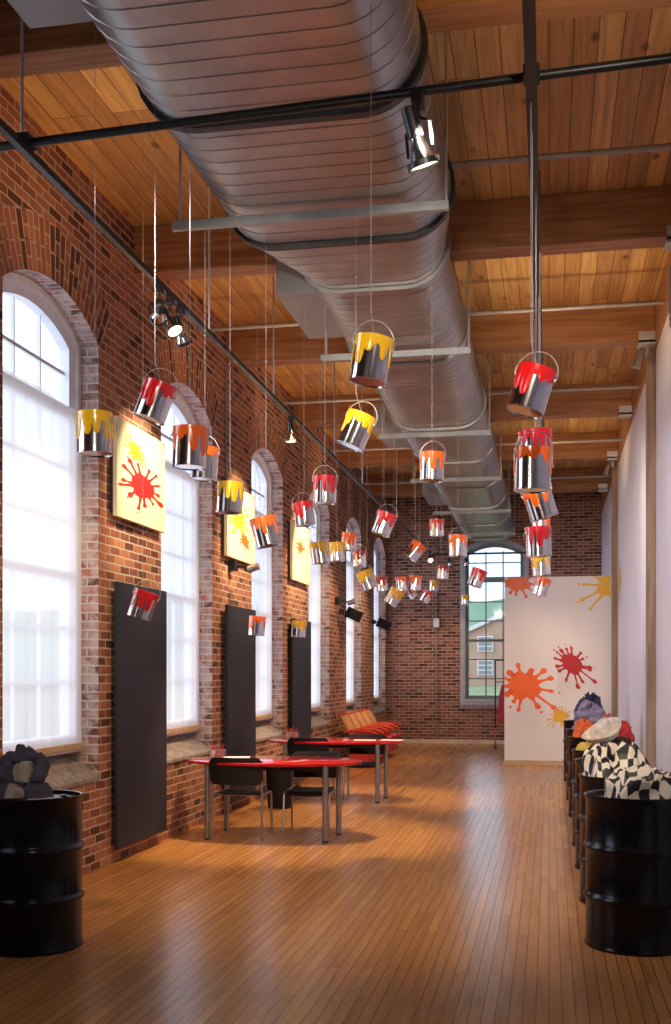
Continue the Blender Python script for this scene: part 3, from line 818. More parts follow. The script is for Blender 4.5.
add_drum(-2.99, 6.15, 'glossy black steel drum standing alone at the left wall under the nearest window')

# crumpled cloth
def rag(cx, cy, z0, rx, ry, h, seed, ridge=9.0, amp=.035, n=56, uvs=1.0, rot=0, lean=(0,0), hang=0.0):
    """crumpled heap: closed deformed dome with deep folds"""
    m = MB(); sd = seed*13.7; rings = []; uvr = []
    nr = n // 2
    for i in range(nr + 1):
        t = i / nr; row = []; ur = []
        for j in range(n):
            a = 2*PI*j/n
            wob = 1 + .28*noise.noise((math.cos(a)*1.6 + sd, math.sin(a)*1.6, seed))
            rr_ = math.sin(min(1, t)*PI/2) ** .8
            x, y = rx*rr_*wob*math.cos(a), ry*rr_*wob*math.sin(a)
            wx = noise.noise((x*5, y*5, sd)); wy = noise.noise((x*5 + 7, y*5, sd)); th = seed*.9
            xr_, yr_ = x*math.cos(th) - y*math.sin(th), x*math.sin(th) + y*math.cos(th)
            d = noise.noise((xr_*ridge*.45 + sd + wx*1.6, yr_*ridge*1.5 + wy*1.6, seed*.7)); e = noise.noise((xr_*ridge*2.6 + wy*2, yr_*ridge*1.0 + sd + wx*2, seed*1.3))
            fold = (1 - abs(d)*2.4) * amp + (1 - abs(e)*2.2)*amp*.5
            z = h * (math.cos(t*PI/2) ** .7) * (.82 + .35*noise.noise((x*5 + sd, y*5, 1.1))) + fold*(.35 + .65*min(1, (1-t)*4))
            if t > .93: z = max(0, z*(1-t)/.07)
            xx = x + amp*.7*noise.noise((x*ridge, y*ridge, z*ridge + sd)) + lean[0]*z; yy = y + amp*.7*noise.noise((y*ridge, z*ridge, x*ridge + sd)) + lean[1]*z
            row.append((cx + xx*math.cos(rot) - yy*math.sin(rot), cy + xx*math.sin(rot) + yy*math.cos(rot), z0 + max(0, z)))
            arc_ = t*(max(rx, ry) + h)*.9
            ur.append((arc_*math.cos(a)*uvs + 5, arc_*math.sin(a)*uvs + 5))
        rings.append(row); uvr.append(ur)
    for i in range(nr):
        for j in range(n):
            k = (j+1) % n
            m.face([rings[i][j], rings[i+1][j], rings[i+1][k], rings[i][k]], [uvr[i][j], uvr[i+1][j], uvr[i+1][k], uvr[i][k]])
    return m
def weld(o):
    import bmesh
    bm = bmesh.new(); bm.from_mesh(o.data); bmesh.ops.remove_doubles(bm, verts=bm.verts[:], dist=1e-5); bmesh.ops.recalc_face_normals(bm, faces=bm.faces[:]); bm.to_mesh(o.data); bm.free()
    for p in o.data.polygons: p.use_smooth = True
    return o
def heap(name, mat, lab, cat, *a, **k):
    o = weld(rag(*a, **k).build(name, mat)); return tag(o, lab, cat, 'cloth heaps on the drums')
T = .868
(x1, y1), (x2, y2), (x3, y3), (x4, y4), (x5, y5), (x6, y6), (x7, y7) = DP
heap('checkered_cloth', M['checker'], 'black and cream checkered cloth heaped on the nearest right drum', 'cloth', .56, y1-.0, T, .26, .19, .17, 3, 8, .05, n=110, uvs=1.0)
heap('checkered_cloth', M['checker'], 'smaller black and cream checkered bundle on the second right drum', 'cloth', .45, y2-.02, T, .20, .18, .21, 8, 8, .055, n=100, uvs=1.0)
heap('cloth_bundle', M['c_brown'], 'dark brown cloth bundle under the cream hat', 'cloth', .52, y3, T, .21, .19, .19, 12, 12, .05, n=80)
heap('cloth_bundle', M['c_yellow'], 'pale yellow rag at the edge of the fourth right drum', 'cloth', .33, y4+.02, T, .08, .08, .06, 14, 16, .03)
heap('cloth_bundle', M['c_red'], 'red cloth bundle on the fourth right drum', 'cloth', .62, y4, T, .15, .19, .22, 17, 13, .07, n=90)
heap('cloth_bundle', M['c_orange'], 'bright orange cloth bundle on the fifth right drum', 'cloth', .39, y5-.08, T, .12, .13, .19, 19, 13, .05, n=80)
heap('cloth_bundle', M['c_pink'], 'pink red cloth bundle beside the orange one', 'cloth', .65, y5+.02, T, .11, .16, .22, 20, 13, .06, n=80)
heap('cloth_bundle', M['c_lav'], 'lavender grey crumpled cloth piled on the sixth right drum', 'cloth', .49, y6, T, .20, .20, .30, 23, 12, .09, n=110)
heap('cloth_bundle', M['c_maroon'], 'maroon cloth on the last right drum', 'cloth', .65, y7, T, .12, .18, .26, 27, 12, .06, n=80)
heap('cloth_bundle', M['c_navy'], 'navy blue cloth piled highest on the last right drum', 'cloth', .60, y7-.05, T, .17, .18, .38, 29, 12, .09, n=110)
# cream hat: floppy disc with a folded crown, tipped toward the camera
m = MB(); n = 56; prof = []
for i, (r, z) in enumerate([(.001,.115), (.03,.10), (.06,.14), (.09,.135), (.105,.10), (.10,.035), (.105,.012), (.15,.010), (.19,.045), (.205,.075), (.207,.066), (.16,-.004), (.001,-.012)]):
    prof.append(m.ring([((r*(1+.05*math.sin(3*2*PI*j/n)))*math.cos(2*PI*j/n), r*.85*math.sin(2*PI*j/n), z + .014*math.sin(2*2*PI*j/n)*(r/.19) + (.022 if .02 < r < .12 else 0)*math.cos(2*PI*j/n)) for j in range(n)]))
for a, b_ in zip(prof, prof[1:]): m.bridge(a, b_)
m.xf(Matrix.Translation((.44, y3-.10, T+.225)) @ Matrix.Rotation(math.radians(-24), 4, 'Y') @ Matrix.Rotation(math.radians(24), 4, 'X') @ Matrix.Scale(.82, 4))
tag(m.build('floppy_hat', M['c_cream'], smooth=True), 'cream floppy hat with a folded crown resting on dark brown cloth', 'hat')

# left drum sculpture: rolled and knotted grey cloth with a tan patch
t = empty('knotted_cloth', (-3.03, 6.12, T), 'dark grey purple knotted cloth with a tan patch on the left drum', 'cloth')
m = MB(); P = []; Rr = []
for i in range(40):
    a = 2*PI*i/40
    P.append((.0 + .115*math.cos(a), .02*math.sin(3*a), .17 + .085*math.sin(a))); Rr.append(.042 + .012*noise.noise((math.cos(a)*3, math.sin(a)*3, 2)))
m.tube(P, Rr, 16, closed=True)
m.v = [tuple(Vector(p) + .018*Vector(noise.noise_vector(Vector(p)*26))) for p in m.v]
m.build('rolled_cloth', M['c_greyp'], t, smooth=True)
for nm, mt, args in (('patch', 'c_tan', (.01, -.01, .10, .075, .05, .13, 41)), ('base_cloth', 'c_greyp', (-.02, .0, 0, .2, .16, .10, 43)), ('upper_tuft', 'c_greyp', (.0, .0, .22, .07, .05, .08, 47)), ('side_tuft', 'c_greyp', (-.10, .01, .17, .06, .05, .08, 48)), ('tan_rag', 'c_tan', (.01, -.14, .02, .05, .04, .06, 53))):
    mm = rag(*args, ridge=14, amp=.025, n=40); weld(mm.build(nm, M[mt], t))
m = MB(); Mx = Matrix.Rotation(.3, 4, 'Z')
m.box(-.09, .09, -.06, .06, 0, .012, Matrix.Translation((-2.86, 6.04, .868)) @ Mx)
tag(m.build('paper_booklet', M['paper']), 'small white booklet lying on the left drum beside the grey cloth', 'booklet')

# ---------------------------------------------------------------- tables, chairs
def ellipse(a, b_, n=64): return [(a*math.cos(2*PI*i/n), b_*math.sin(2*PI*i/n)) for i in range(n)]
def make_table():
    t = empty('oval_table', (0,0,0), '', '', 'red oval tables')
    m = MB(); R = []
    for g, z in ((-.012, .718), (0, .724), (0, .744), (-.008, .75)):
        R.append(m.ring([(x*(1+g/.84), y*(1+g/.5), z) for x, y in ellipse(.875, .50)]))
    for a, b_ in zip(R, R[1:]): m.bridge(a, b_)
    m.cap(R[0], True); m.cap(R[-1]); m.build('tabletop', M['tabletop'], t, smooth=True)
    m = MB(); m.box(-.62, .55, -.29, -.27, .67, .717); m.box(-.62, .55, .22, .24, .67, .717); m.box(-.62, -.6, -.27, .22, .67, .717); m.box(.53, .55, -.27, .22, .67, .717)
    m.build('apron', M['black'], t)
    for x, y in ((-.58, -.33), (.58, -.33), (.61, .20), (-.57, .30)):
        m = MB(); m.cyl((x, y, .012), (x, y, .718), .027, 20); lg = m.build('leg', M['steel'], t, smooth=True)
        m = MB(); m.cyl((x, y, 0), (x, y, .014), .03, 20); m.build('foot_cap', M['blackplastic'], lg)
    return t
def make_chair():
    t = empty('stacking_chair', (0,0,0), '', '', 'black stacking chairs at the red tables')
    # seat: curved shell
    m = MB(); n = 10; T_ = []; B_ = []
    for i in range(n + 1):
        y = -.20 + .42*i/n; zz = .455 - .022*math.sin(PI*i/n) - (.035*max(0, (i-8)/2)**2); hw = .212 - .012*abs(i-5)/5
        row = [(-hw, y, zz+.006), (-hw*.6, y, zz-.006), (0, y, zz-.01), (hw*.6, y, zz-.006), (hw, y, zz+.006)]
        T_.append(m.ring(row)); B_.append(m.ring([(a, b_, c-.016) for a, b_, c in row]))
    for a, b_ in zip(T_, T_[1:]): m.bridge(a, b_, False)
    for a, b_ in zip(B_, B_[1:]): m.bridge(b_, a, False)
    m.bridge(B_[0], T_[0], False); m.bridge(T_[-1], B_[-1], False)
    for i in range(n):
        m.f.append((T_[i][0], T_[i+1][0], B_[i+1][0], B_[i][0])); m.f.append((T_[i+1][4], T_[i][4], B_[i][4], B_[i+1][4]))
    m.build('seat', M['blackplastic'], t, smooth=True)
    # back: curved rounded panel
    m = MB(); n = 14; F = []; K = []
    for i in range(n + 1):
        x = -.262 + .524*i/n; e = abs(x)/.262; r = .04
        cut = 0 if e < .84 else .04*(1 - math.sqrt(max(0, 1 - ((e-.84)/.16)**2)))
        yb = -.262 + .045*(1 - e*e)*-1 + .0
        z0, z1 = .535 + cut, .795 - cut
        F.append(m.ring([(x, yb, z0), (x, yb-.012, (z0+z1)/2), (x, yb-.03, z1)])); K.append(m.ring([(x, yb+.014, z0), (x, yb+.002, (z0+z1)/2), (x, yb-.016, z1)]))
    for a, b_ in zip(F, F[1:]): m.bridge(a, b_, False)
    for a, b_ in zip(K, K[1:]): m.bridge(b_, a, False)
    for i in range(n):
        m.f.append((F[i][0], K[i][0], K[i+1][0], F[i+1][0])); m.f.append((F[i][2], F[i+1][2], K[i+1][2], K[i][2]))
    m.bridge(F[0], K[0], False); m.bridge(K[-1], F[-1], False)
    bk = m.build('backrest', M['blackplastic'], t, smooth=True)
    m = MB(); P = [(.045*math.cos(a) if abs(math.cos(a)) > 0 else 0, .012*math.sin(a)) for a in [2*PI*i/20 for i in range(20)]]
    m.prism([(x, z + .735) for x, z in P], 'y', -.342, -.312); m.build('handle', M['strut'], bk)
    for s in (-1, 1):
        m = MB(); m.tube([(s*.245, -.235, 0), (s*.245, -.235, .45), (s*.243, -.25, .6), (s*.24, -.272, .74)], .011, 10); m.build('leg', M['steel'], t, smooth=True)
        m = MB(); m.tube([(s*.228, .225, 0), (s*.226, .20, .40), (s*.226, .18, .428), (s*.236, -.15, .432), (s*.243, -.23, .43)], .011, 10); m.build('leg', M['steel'], t, smooth=True)
    m = MB(); m.tube([(-.235, -.12, .42), (.235, -.12, .42)], .009, 8); m.tube([(-.228, .14, .42), (.228, .14, .42)], .009, 8); m.build('stretcher', M['steel'], t)
    return t
tb = make_table(); chr_ = make_chair()
TL = ['red oval table nearest the camera with grey tube legs', 'red oval table farther back, in front of the orange seats']
CL = [['black stacking chair with its back to the camera at the near red table', 'black stacking chair facing the camera, tucked behind the near red table'],
      ['black stacking chair with its back to the camera at the farther red table', 'black stacking chair facing the camera, tucked behind the farther red table']]
def rb(m, x0, x1, y0, y1, z0, z1): m.box(x0, x1, y0, y1, z0, z1)
for k in range(2):
    dy = 3.27*k
    t = tb if k == 0 else copy_tree(tb); t.location = (-2.655, 10.70 + dy, 0); t['label'] = TL[k]; t['category'] = 'table'
    c1 = chr_ if k == 0 else copy_tree(chr_); c1.location = (-2.93, 10.58 + dy, 0); c1['label'] = CL[k][0]; c1['category'] = 'chair'
    c2 = copy_tree(chr_); c2.location = (-2.33, 10.90 + dy, 0); c2.rotation_euler = (0, 0, PI); c2['label'] = CL[k][1]; c2['category'] = 'chair'
    # supply caddy
    cd = empty('supply_caddy', (-3.22, 10.66 + dy, .75), 'small wire caddy of crayons and cups on the %s red table' % ('near' if k == 0 else 'farther'), 'caddy', 'supply caddies on the red tables')
    m = MB()
    for z in (.004, .05, .09): m.tube([(.085*math.cos(a), .055*math.sin(a), z) for a in [2*PI*i/20 for i in range(20)]], .003, 6, closed=True)
    for i in range(12):
        a = 2*PI*i/12; m.cyl((.085*math.cos(a), .055*math.sin(a), .003), (.085*math.cos(a), .055*math.sin(a), .09), .002, 5)
    m.box(-.07, .07, -.045, .045, .001, .006); m.build('basket', M['steel'], cd)
    for j, (x, c) in enumerate(((-.045, 'c_white'), (.0, 'c_pink'), (.045, 'c_pink'))):
        m = MB(); m.lathe([(.017, .007), (.021, .085), (.019, .085), (.016, .012)], 16, c=(x, 0, 0), caps=(True, True)); cp = m.build('cup', M[c], cd, smooth=True)
        m = MB()
        for i in range(4):
            a = i*1.6 + j; m.cyl((x+.006*math.cos(a), .006*math.sin(a), .014), (x+.022*math.cos(a), .016*math.sin(a), .125 + .01*i), .004, 6)
        m.build('crayon', M[('p_red', 'c_tan', 'p_dark')[j]], cp)
PPR = [(-3.10, 10.90, .2, 'white paper sheet on the near red table beside the caddy'), (-2.28, 13.93, .1, 'left white paper sheet on the farther red table'), (-1.95, 14.0, -.12, 'right white paper sheet on the farther red table')]
for x, y, rz, lab in PPR:
    m = MB(); m.box(-.14, .14, -.108, .108, 0, .002); o = m.build('paper_sheet', M['paper']); o.location = (x, y, .7505); o.rotation_euler = (0, 0, rz)
    tag(o, lab, 'paper', 'paper sheets on the red tables')

# trash bin
t = empty('waste_bin', (-3.14, 12.95, 0), 'black tapered waste bin standing between the two red tables', 'waste bin')
m = MB(); m.lathe([(.14, 0), (.145, .01), (.175, .56), (.188, .565), (.188, .59), (.172, .59), (.168, .56), (.13, .02)], 32, caps=(True, True)); m.build('bin_body', M['blackplastic'], t, smooth=True)
m = MB(); m.lathe([(.192, .575), (.192, .60), (.17, .60)], 32, caps=(False, False)); m.build('bag_rim', M['black'], t)

# ---------------------------------------------------------------- theatre seats
def seat_unit():
    t = empty('auditorium_seat', (0,0,0), '', '', 'row of orange auditorium seats')
    # facing +X; curved back shell
    m = MB(); n = 12; A_ = []; B_ = []
    for i in range(n + 1):
        z = .36 + .52*i/n; x = -.16 - .20*(i/n) + .035*math.sin(PI*i/n); hw = .255*(1 - .10*max(0, (i-9)/3)**2)
        A_.append(m.ring([(x + .02*(abs(e)**2) , hw*e, z) for e in (-1, -.6, 0, .6, 1)])); B_.append(m.ring([(x - .03 + .02*abs(e)**2, hw*e, z) for e in (-1, -.6, 0, .6, 1)]))
    for a, b_ in zip(A_, A_[1:]): m.bridge(b_, a, False)
    for a, b_ in zip(B_, B_[1:]): m.bridge(a, b_, False)
    m.bridge(A_[0], B_[0], False); m.bridge(B_[-1], A_[-1], False)
    for i in range(n):
        m.f.append((A_[i][0], A_[i+1][0], B_[i+1][0], B_[i][0])); m.f.append((A_[i+1][4], A_[i][4], B_[i][4], B_[i+1][4]))
    bk = m.build('backrest', M['seatwood'], t, smooth=True)
    m = MB(); m.box(-.40, -.345, -.25, .25, .855, .895); m.build('top_roll', M['seatred'], bk, bevel=.01)
    m = MB(); prof = [(-.16, .40), (.02, .385), (.20, .41), (.27, .44), (.285, .41), (.26, .35), (.0, .31), (-.16, .33)]
    m.prism(prof, 'y', -.235, .235); m.build('seat_cushion', M['seatred'], t, bevel=.015)
    for s in (-1, 1):
        m = MB(); m.tube([(-.30, s*.275, .60), (-.10, s*.275, .615), (.15, s*.275, .60), (.27, s*.275, .56), (.28, s*.275, .53)], [.018, .026, .026, .024, .014], 10)
        ar = m.build('armrest', M['seatred'], t, smooth=True)
    m = MB(); m.box(-.20, .12, -.29, -.262, .03, .58); m.box(-.28, .20, -.30, -.25, 0, .03); m.box(-.06, .14, -.285, -.267, .3, .58); m.build('support', M['seatred'], t, bevel=.005)
    m = MB(); m.box(-.1, .22, -.24, .24, .10, .30); m.build('underpan', M['seatred'], t, bevel=.02)
    return t
su = seat_unit(); SL = ['first and nearest', 'second', 'third', 'fourth', 'fifth and farthest']
for k in range(5):
    t = su if k == 0 else copy_tree(su)
    t.location = (-3.12, 18.95 + .645*k, 0)
    t['label'] = 'orange and red fold-up auditorium seat by the brick wall, %s in the row' % SL[k]; t['category'] = 'seat'

# ---------------------------------------------------------------- garment rack
rx, ry = -1.12, 24.0
t = empty('garment_rack', (rx, ry, 0), 'black garment rack on wheels by the far window, half behind the partition', 'garment rack')
m = MB()
for x in (0, .95): m.cyl((x, 0, .06), (x, 0, 1.86), .014, 10)
m.cyl((0,0,1.86), (.95,0,1.86), .014, 10); m.cyl((0,0,1.40), (.95,0,1.40), .010, 8); m.build('frame', M['black'], t)
for x in (0, .95):
    m = MB(); m.cyl((x, -.25, .07), (x, .25, .07), .014, 8)
    ft = m.build('foot_bar', M['black'], t)
    for y in (-.25, .25):
        m = MB(); m.cyl((x-.015, y, .035), (x+.015, y, .035), .035, 14); m.build('wheel', M['black'], ft)
m = MB(); m.cyl((0, 0, .1), (0, 0, .42), .019, 10); m.build('orange_sleeve', M['c_orange'], t)
def garment(x, z1, z0, hw, mat, lab, nm):
    m = MB(); n = 24; rings = []
    for i in range(9):
        k = i/8; z = z1 - (z1 - z0)*k; wx = .05 + .07*min(1, k*3); wy = hw*min(1, .35 + k*1.6)
        rings.append(m.ring([(rx + x + wx*(1+.2*math.sin(a*5+k*3))*math.cos(a), ry + wy*(1+.08*math.sin(a*7))*math.sin(a), z) for a in [2*PI*j/n for j in range(n)]]))
    for a, b_ in zip(rings, rings[1:]): m.bridge(a, b_)
    m.cap(rings[0], True); m.cap(rings[-1]); m.cyl((rx+x, ry, z1-.01), (rx+x, ry, z1 + .05), .006, 6)
    tag(m.build(nm, mat, smooth=True), lab, 'garment')
garment(.19, 1.33, .52, .19, M['c_red'], 'red smock hanging on the garment rack beside the partition', 'hanging_smock')
garment(.42, 1.33, .40, .19, M['c_teal'], 'dark teal smock hanging on the garment rack behind the red one', 'hanging_smock')

# ---------------------------------------------------------------- wall mounted lamps
def flood(pos, label, ry_=0.5):
    t = empty('wall_floodlight', pos, label, 'floodlight', 'black floodlights on arms by the far side windows')
    m = MB(); m.box(-.01, .09, -.035, .035, -.04, .04); m.tube([(.08, 0, 0), (.12, 0, 0), (.16, -.02, -.02)], .012, 8); m.build('wall_arm', M['black'], t)
    m = MB(); Mx = Matrix.Translation((.27, -.06, -.05)) @ Matrix.Rotation(math.radians(25), 4, 'Y') @ Matrix.Rotation(.4, 4, 'Z')
    m.box(-.13, .13, -.10, .10, -.09, .09, Mx); h = m.build('housing', M['blackplastic'], t, bevel=.012)
    m = MB()
    for j in range(5): m.box(-.12+.055*j, -.11+.055*j, -.106, .106, -.096, .096, Mx)
    m.build('cooling_fin', M['black'], h)
    m = MB(); m.tube([(.06 + .11*(1-math.cos(2*PI*i/20)), 0.0, -.02 - .0 - .16*abs(math.sin(PI*i/20))) for i in range(21)], .005, 6); m.build('cable', M['black'], t)
for (u, v, X_, lab) in ((340, 612, -3.6, 'black floodlight on an arm before the fifth arched window'), (372, 622, -3.6, 'black floodlight on an arm before the farthest side window')):
    s = (549 - u)*CS/3.62; p = at(u, v, s); p.x = -W
    flood(p, lab)
def camlamp(u, v, lab):
    s = (549 - u)*CS/3.6; p = at(u, v, s); p.x = -W
    t = empty('wall_spotlight', p, lab, 'spotlight', 'small spotlights fixed on the brick wall')
    m = MB(); m.box(.001, .09, -.06, .06, -.06, .06); m.build('bracket', M['black'], t, bevel=.006)
    m = MB(); m.tube([(.09, 0, 0), (.17, .02, .0), (.22, .03, -.02)], .014, 8); m.build('arm', M['black'], t)
    m = MB(); m.lathe([(.02,-.08), (.042,-.07), (.045,.06), (.036,.065), (.03,.05)], 18, caps=(True, True)); m.xf(Matrix.Translation((.28, .04, -.02)) @ Matrix.Rotation(math.radians(70), 4, 'Y')); m.build('housing', M['steel'], t, smooth=True)
camlamp(232, 566, 'small black and silver spotlight fixed just under the second painting')
camlamp(337, 601, 'small black spotlight fixed between the fourth and fifth windows')

# conduits
def conduit(pts, lab, r=.012, mat='pipe'):
    m = MB(); m.tube(pts, r, 10); return tag(m.build('conduit', M[mat], smooth=True), lab, 'conduit', 'thin wall conduits')
conduit([(-W+.3, 12.3, 5.135), (-W+.08, 12.3, 5.135), (-W+.03, 12.3, 5.09), (-W+.02, 12.3, 5.0), (-W+.02, 12.3, 3.78)], 'grey conduit bending from the beam down the brick above the second painting')
c_ = conduit([(-3.5, YF-.02, ZC-.01), (-3.5, YF-.02, .1)], 'thin conduit running down the far brick wall near the left corner', .009)
c2_ = conduit([(-2.5, YF-.02, ZC-.01), (-2.5, YF-.02, .1)], 'thin conduit with a small junction box on the far brick wall', .012)
m = MB(); m.box(-2.56, -2.43, YF-.08, YF-.035, 2.62, 2.82); m.build('junction_box', M['white_wall'], c2_, bevel=.004)
conduit([(XR-.01, 6.9, 4.75), (XR-.10, 6.95, 4.72), (XR-.12, 7.0, 4.55), (XR-.12, 9.9, 4.55), (XR-.12, 9.95, 4.7), (XR-.12, 9.98, 5.09)], 'grey conduit running high along the right wall', .014, 'rod')
for i, (y, lab) in enumerate(((12.25, 'grey metal clamp lamp high on the right wall at the near wooden post'), (18.8, 'grey metal clamp lamp high on the right wall at the far wooden post'))):
    t = empty('clamp_lamp', (XR-.11, y, 5.0), lab, 'lamp', 'clamp lamps on the right wall')
    m = MB(); m.box(-.03, .0, -.04, .04, -.05, .05); m.build('clamp', M['steel'], t)
    m = MB(); m.lathe([(.02,-.10), (.035,-.08), (.035,.05), (.05,.12), (.044,.12)], 18, caps=(True, True)); m.xf(Matrix.Translation((-.09, -.02, -.06)) @ Matrix.Rotation(math.radians(200), 4, 'Y')); m.build('housing', M['steel'], t, smooth=True)

# ---------------------------------------------------------------- outside the far window
m = MB(); m.face([(-80, YF+.5, -.1), (120, YF+.5, -.1), (120, 400, -.1), (-80, 400, -.1)])
struct(m.build('lawn', plain('grass', (.14,.18,.08), .9, var=.3, scale=.3)))
bt = empty('brick_building', (0, 0, 0), 'brick building with white sash windows outside the far window', 'building')
M['bldg'] = plain('far_brick', (.42,.26,.19), .9, var=.1, scale=.5)
BY = 138; bx = -13
m = MB(); m.prism([(bx-26, -.1), (bx+26, -.1), (bx+26, 6.2), (7, 6.2), (-1.8, 10), (-10.5, 6.2), (bx-26, 6.2)], 'y', BY, BY+14); m.build('wall', M['bldg'], bt)
m = MB(); m.prism([(bx-27, 6.2), (-10.5, 6.2), (-1.8, 10), (7, 6.2), (bx+27, 6.2), (bx+27, 6.7), (7, 6.7), (-1.8, 10.5), (-10.5, 6.7), (bx-27, 6.7)], 'y', BY-.4, BY+14.4); m.build('roof', plain('pale_roof', (.62,.60,.60), .8), bt)
for r_ in range(2):
    for j in range(14):
        x = bx - 22 + 3.3*j; z = 1.2 + 2.9*r_
        m = MB(); m.box(x, x+1.9, BY-.12, BY-.01, z, z+1.9); w_ = m.build('window', M['c_white'], bt)
        m = MB()
        for a in range(3):
            for b_ in range(2): m.box(x+.12+b_*.88, x+.90+b_*.88, BY-.16, BY-.121, z+.12+a*.6, z+.58+a*.6)
        m.build('pane', plain('building_glass', (.22,.23,.25), .2) if 'bg' not in M else M['bg'], w_)
        M['bg'] = w_.children[0].data.materials[0]
m = MB()
for i in range(60):
    x0 = -200 + 8*i; x1 = x0 + 8; h = lambda x: 19 + 7*noise.noise((x*.02, 0, 3)) + 2*noise.noise((x*.15, 1, 3))
    m.face([(x0, 260, -1), (x1, 260, -1), (x1, 260, h(x1)), (x0, 260, h(x0))])
struct(m.build('hills', plain('tree_hills', (.22,.36,.26), .9, var=.25, scale=.05)))

# ---------------------------------------------------------------- world and lights
wd = bpy.data.worlds.new('World'); SC.world = wd; wd.use_nodes = True; nt = wd.node_tree
bg = nt.nodes['Background']; tc = N(nt, 'ShaderNodeTexCoord'); sp = N(nt, 'ShaderNodeSeparateXYZ'); nt.links.new(tc.outputs['Generated'], sp.inputs[0])
r = ramp(nt, [(.0, (.75,.85,1.0)), (.10, (.62,.80,1.0)), (.3, (.85,.92,1.0)), (1, (.75,.87,1.0))]); nt.links.new(sp.outputs['Z'], r.inputs[0])
nt.links.new(r.outputs[0], bg.inputs[0]); bg.inputs[1].default_value = 1.1

def spot(loc, aim, energy, size=60, blend=.6, col=(1,.72,.42), rad=.05):
    l = bpy.data.lights.new('spot', 'SPOT'); l.energy = energy; l.spot_size = math.radians(size); l.spot_blend = blend; l.color = col; l.shadow_soft_size = rad
    o = bpy.data.objects.new('spot', l); COL.objects.link(o); o.location = loc
    o.rotation_euler = (Vector(aim) - Vector(loc)).to_track_quat('-Z', 'Y').to_euler(); return o
def area(loc, aim, energy, sx, sy, col):
    l = bpy.data.lights.new('area', 'AREA'); l.energy = energy; l.shape = 'RECTANGLE'; l.size = sx; l.size_y = sy; l.color = col
    o = bpy.data.objects.new('area', l); COL.objects.link(o); o.location = loc
    o.rotation_euler = (Vector(aim) - Vector(loc)).to_track_quat('-Z', 'Y').to_euler(); return o
WARM = (1, .66, .36)
NEUT = (1, .86, .70)
sl = bpy.data.lights.new('hazy_sun', 'SUN'); sl.energy = 3.4; sl.angle = math.radians(50); sl.color = (.84,.86,1)
so = bpy.data.objects.new('hazy_sun', sl); COL.objects.link(so); so.rotation_euler = Vector((1, .12, -.26)).to_track_quat('-Z', 'Y').to_euler()
for k in range(3):   # painting lights from the left track
    y = 9.57 + 3.27*k
    spot((-2.45, y-.15, 4.02), (-3.6, y, 3.25), (150, 135, 120)[k], 66, .6, (1,.74,.44))
spot((-2.45, 10.7, 4.0), (-2.6, 10.72, 0), 400, 56, .5, WARM)
spot((-2.45, 14.0, 4.0), (-2.55, 14.0, 0), 300, 56, .5, WARM)
for y in (7.6, 12.2, 15.4, 18.2, 21.4): spot((-2.45, y, 4.0), (-3.7, y+.5, 1.6), 95, 80, .8, WARM)
spot((-2.45, 20.0, 4.0), (-3.2, 20.3, .4), 120, 50, .6, WARM)
for x in (-2.9, -1.9): spot((x, 24.0, 4.0), (x-.1, 25.3, .8), 45, 60, .8, WARM)
spot((-.07, 17.3, 4.1), (-.3, 19.6, 1.2), 60, 50, .9, WARM)
spot((-.07, 17.6, 4.1), (.6, 19.6, 1.0), 30, 50, .9, WARM)
spot((-.07, 12.3, 4.1), (1.1, 13.8, 4.6), 25, 80, .9, WARM)
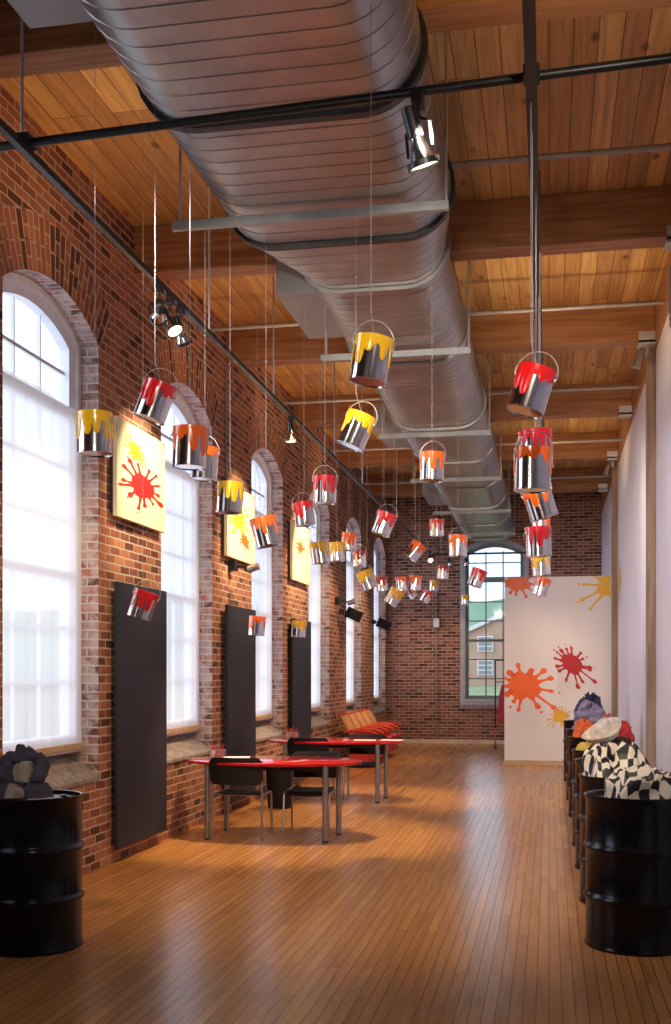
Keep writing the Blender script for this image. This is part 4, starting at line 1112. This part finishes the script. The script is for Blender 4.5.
# fill spots added near the camera, thrown down the room onto the cans
spot((-2.0, 4.8, 3.98), (-1.7, 9.5, 2.7), 260, 62, .9, NEUT, .03)
spot((-.5, 4.8, 3.98), (-.9, 12.0, 2.6), 300, 58, .9, NEUT, .03)
spot((.15, 3.0, 3.9), (-.05, 7.0, 2.9), 130, 60, .9, NEUT, .03)
spot((-.8, 5.2, 4.0), (-1.2, 8.6, 0), 190, 75, 1, (1,.70,.40), .05)  # added fill, warms the near floor
spot((-.07, 13.0, 4.05), (-1.1, 15.5, 0), 150, 75, 1, (1,.66,.36), .05)  # added fill, warms the floor farther back
spot((-1.0, 2.0, 3.0), (-1.5, 5.6, 2.7), 110, 70, .9, NEUT, .03)  # added out of view to brighten the nearest cans
spot((.35, 4.75, 3.98), (.55, 8.2, 1.0), 90, 45, .9, NEUT, .03)  # added fill for the cloth heaps on the right drums
spot((-.07, 12.4, 4.05), (1.13, 15.5, 2.9), 130, 75, 1, (1,.86,.72), .05)  # added fill to brighten the right wall
spot((-.07, 9.3, 4.05), (1.13, 11.5, 2.6), 60, 75, 1, (.9,.88,1), .05)  # added cool fill for the nearer right wall
for y in (5, 10.8, 17.2): # upward fill spots added above the right track, washing the timber ceiling
    spot((-.02, y, 4.25), (.35, y+.4, 5.57), 26, 150, 1.0, (1,.70,.38), .12)
for y in (7.3, 10.8, 14.2, 17.5):  # same added upward fill beside the left track
    spot((-2.6, y, 4.25), (-3.0, y+.2, 5.57), 16, 150, 1.0, (1,.62,.32), .12)

# ---------------------------------------------------------------- camera
cam = bpy.data.cameras.new('Camera'); co = bpy.data.objects.new('Camera', cam); COL.objects.link(co)
cam.sensor_fit = 'HORIZONTAL'; cam.sensor_width = 36; cam.lens = FOC / 671 * 36
cam.shift_y = (HZ - 512) / 671; cam.clip_start = .05; cam.clip_end = 1000
co.location = (0, 0, EYE); co.rotation_euler = (PI/2, 0, YAW)
SC.camera = co
SC.view_settings.view_transform = 'Standard'; SC.view_settings.look = 'None'; SC.view_settings.exposure = 1.02
# soft highlight shoulder, like a photographic print
SC.view_settings.use_curve_mapping = True
cmp_ = SC.view_settings.curve_mapping; cmp_.white_level = (3.2, 3.2, 3.2)
cv = cmp_.curves[3]
cv.points[0].location = (0, 0); cv.points[1].location = (1, 1)
for x_, y_ in ((.2, .19), (.5, .44), (1.0, .72), (1.8, .90)): cv.points.new(x_/3.2, y_)
cmp_.update()
SC.cycles.max_bounces = 8; SC.cycles.diffuse_bounces = 5; SC.cycles.glossy_bounces = 4; SC.cycles.transparent_max_bounces = 12
SC.cycles.caustics_reflective = False; SC.cycles.caustics_refractive = False
SC.cycles.sample_clamp_indirect = 4
SC.cycles.use_denoising = True
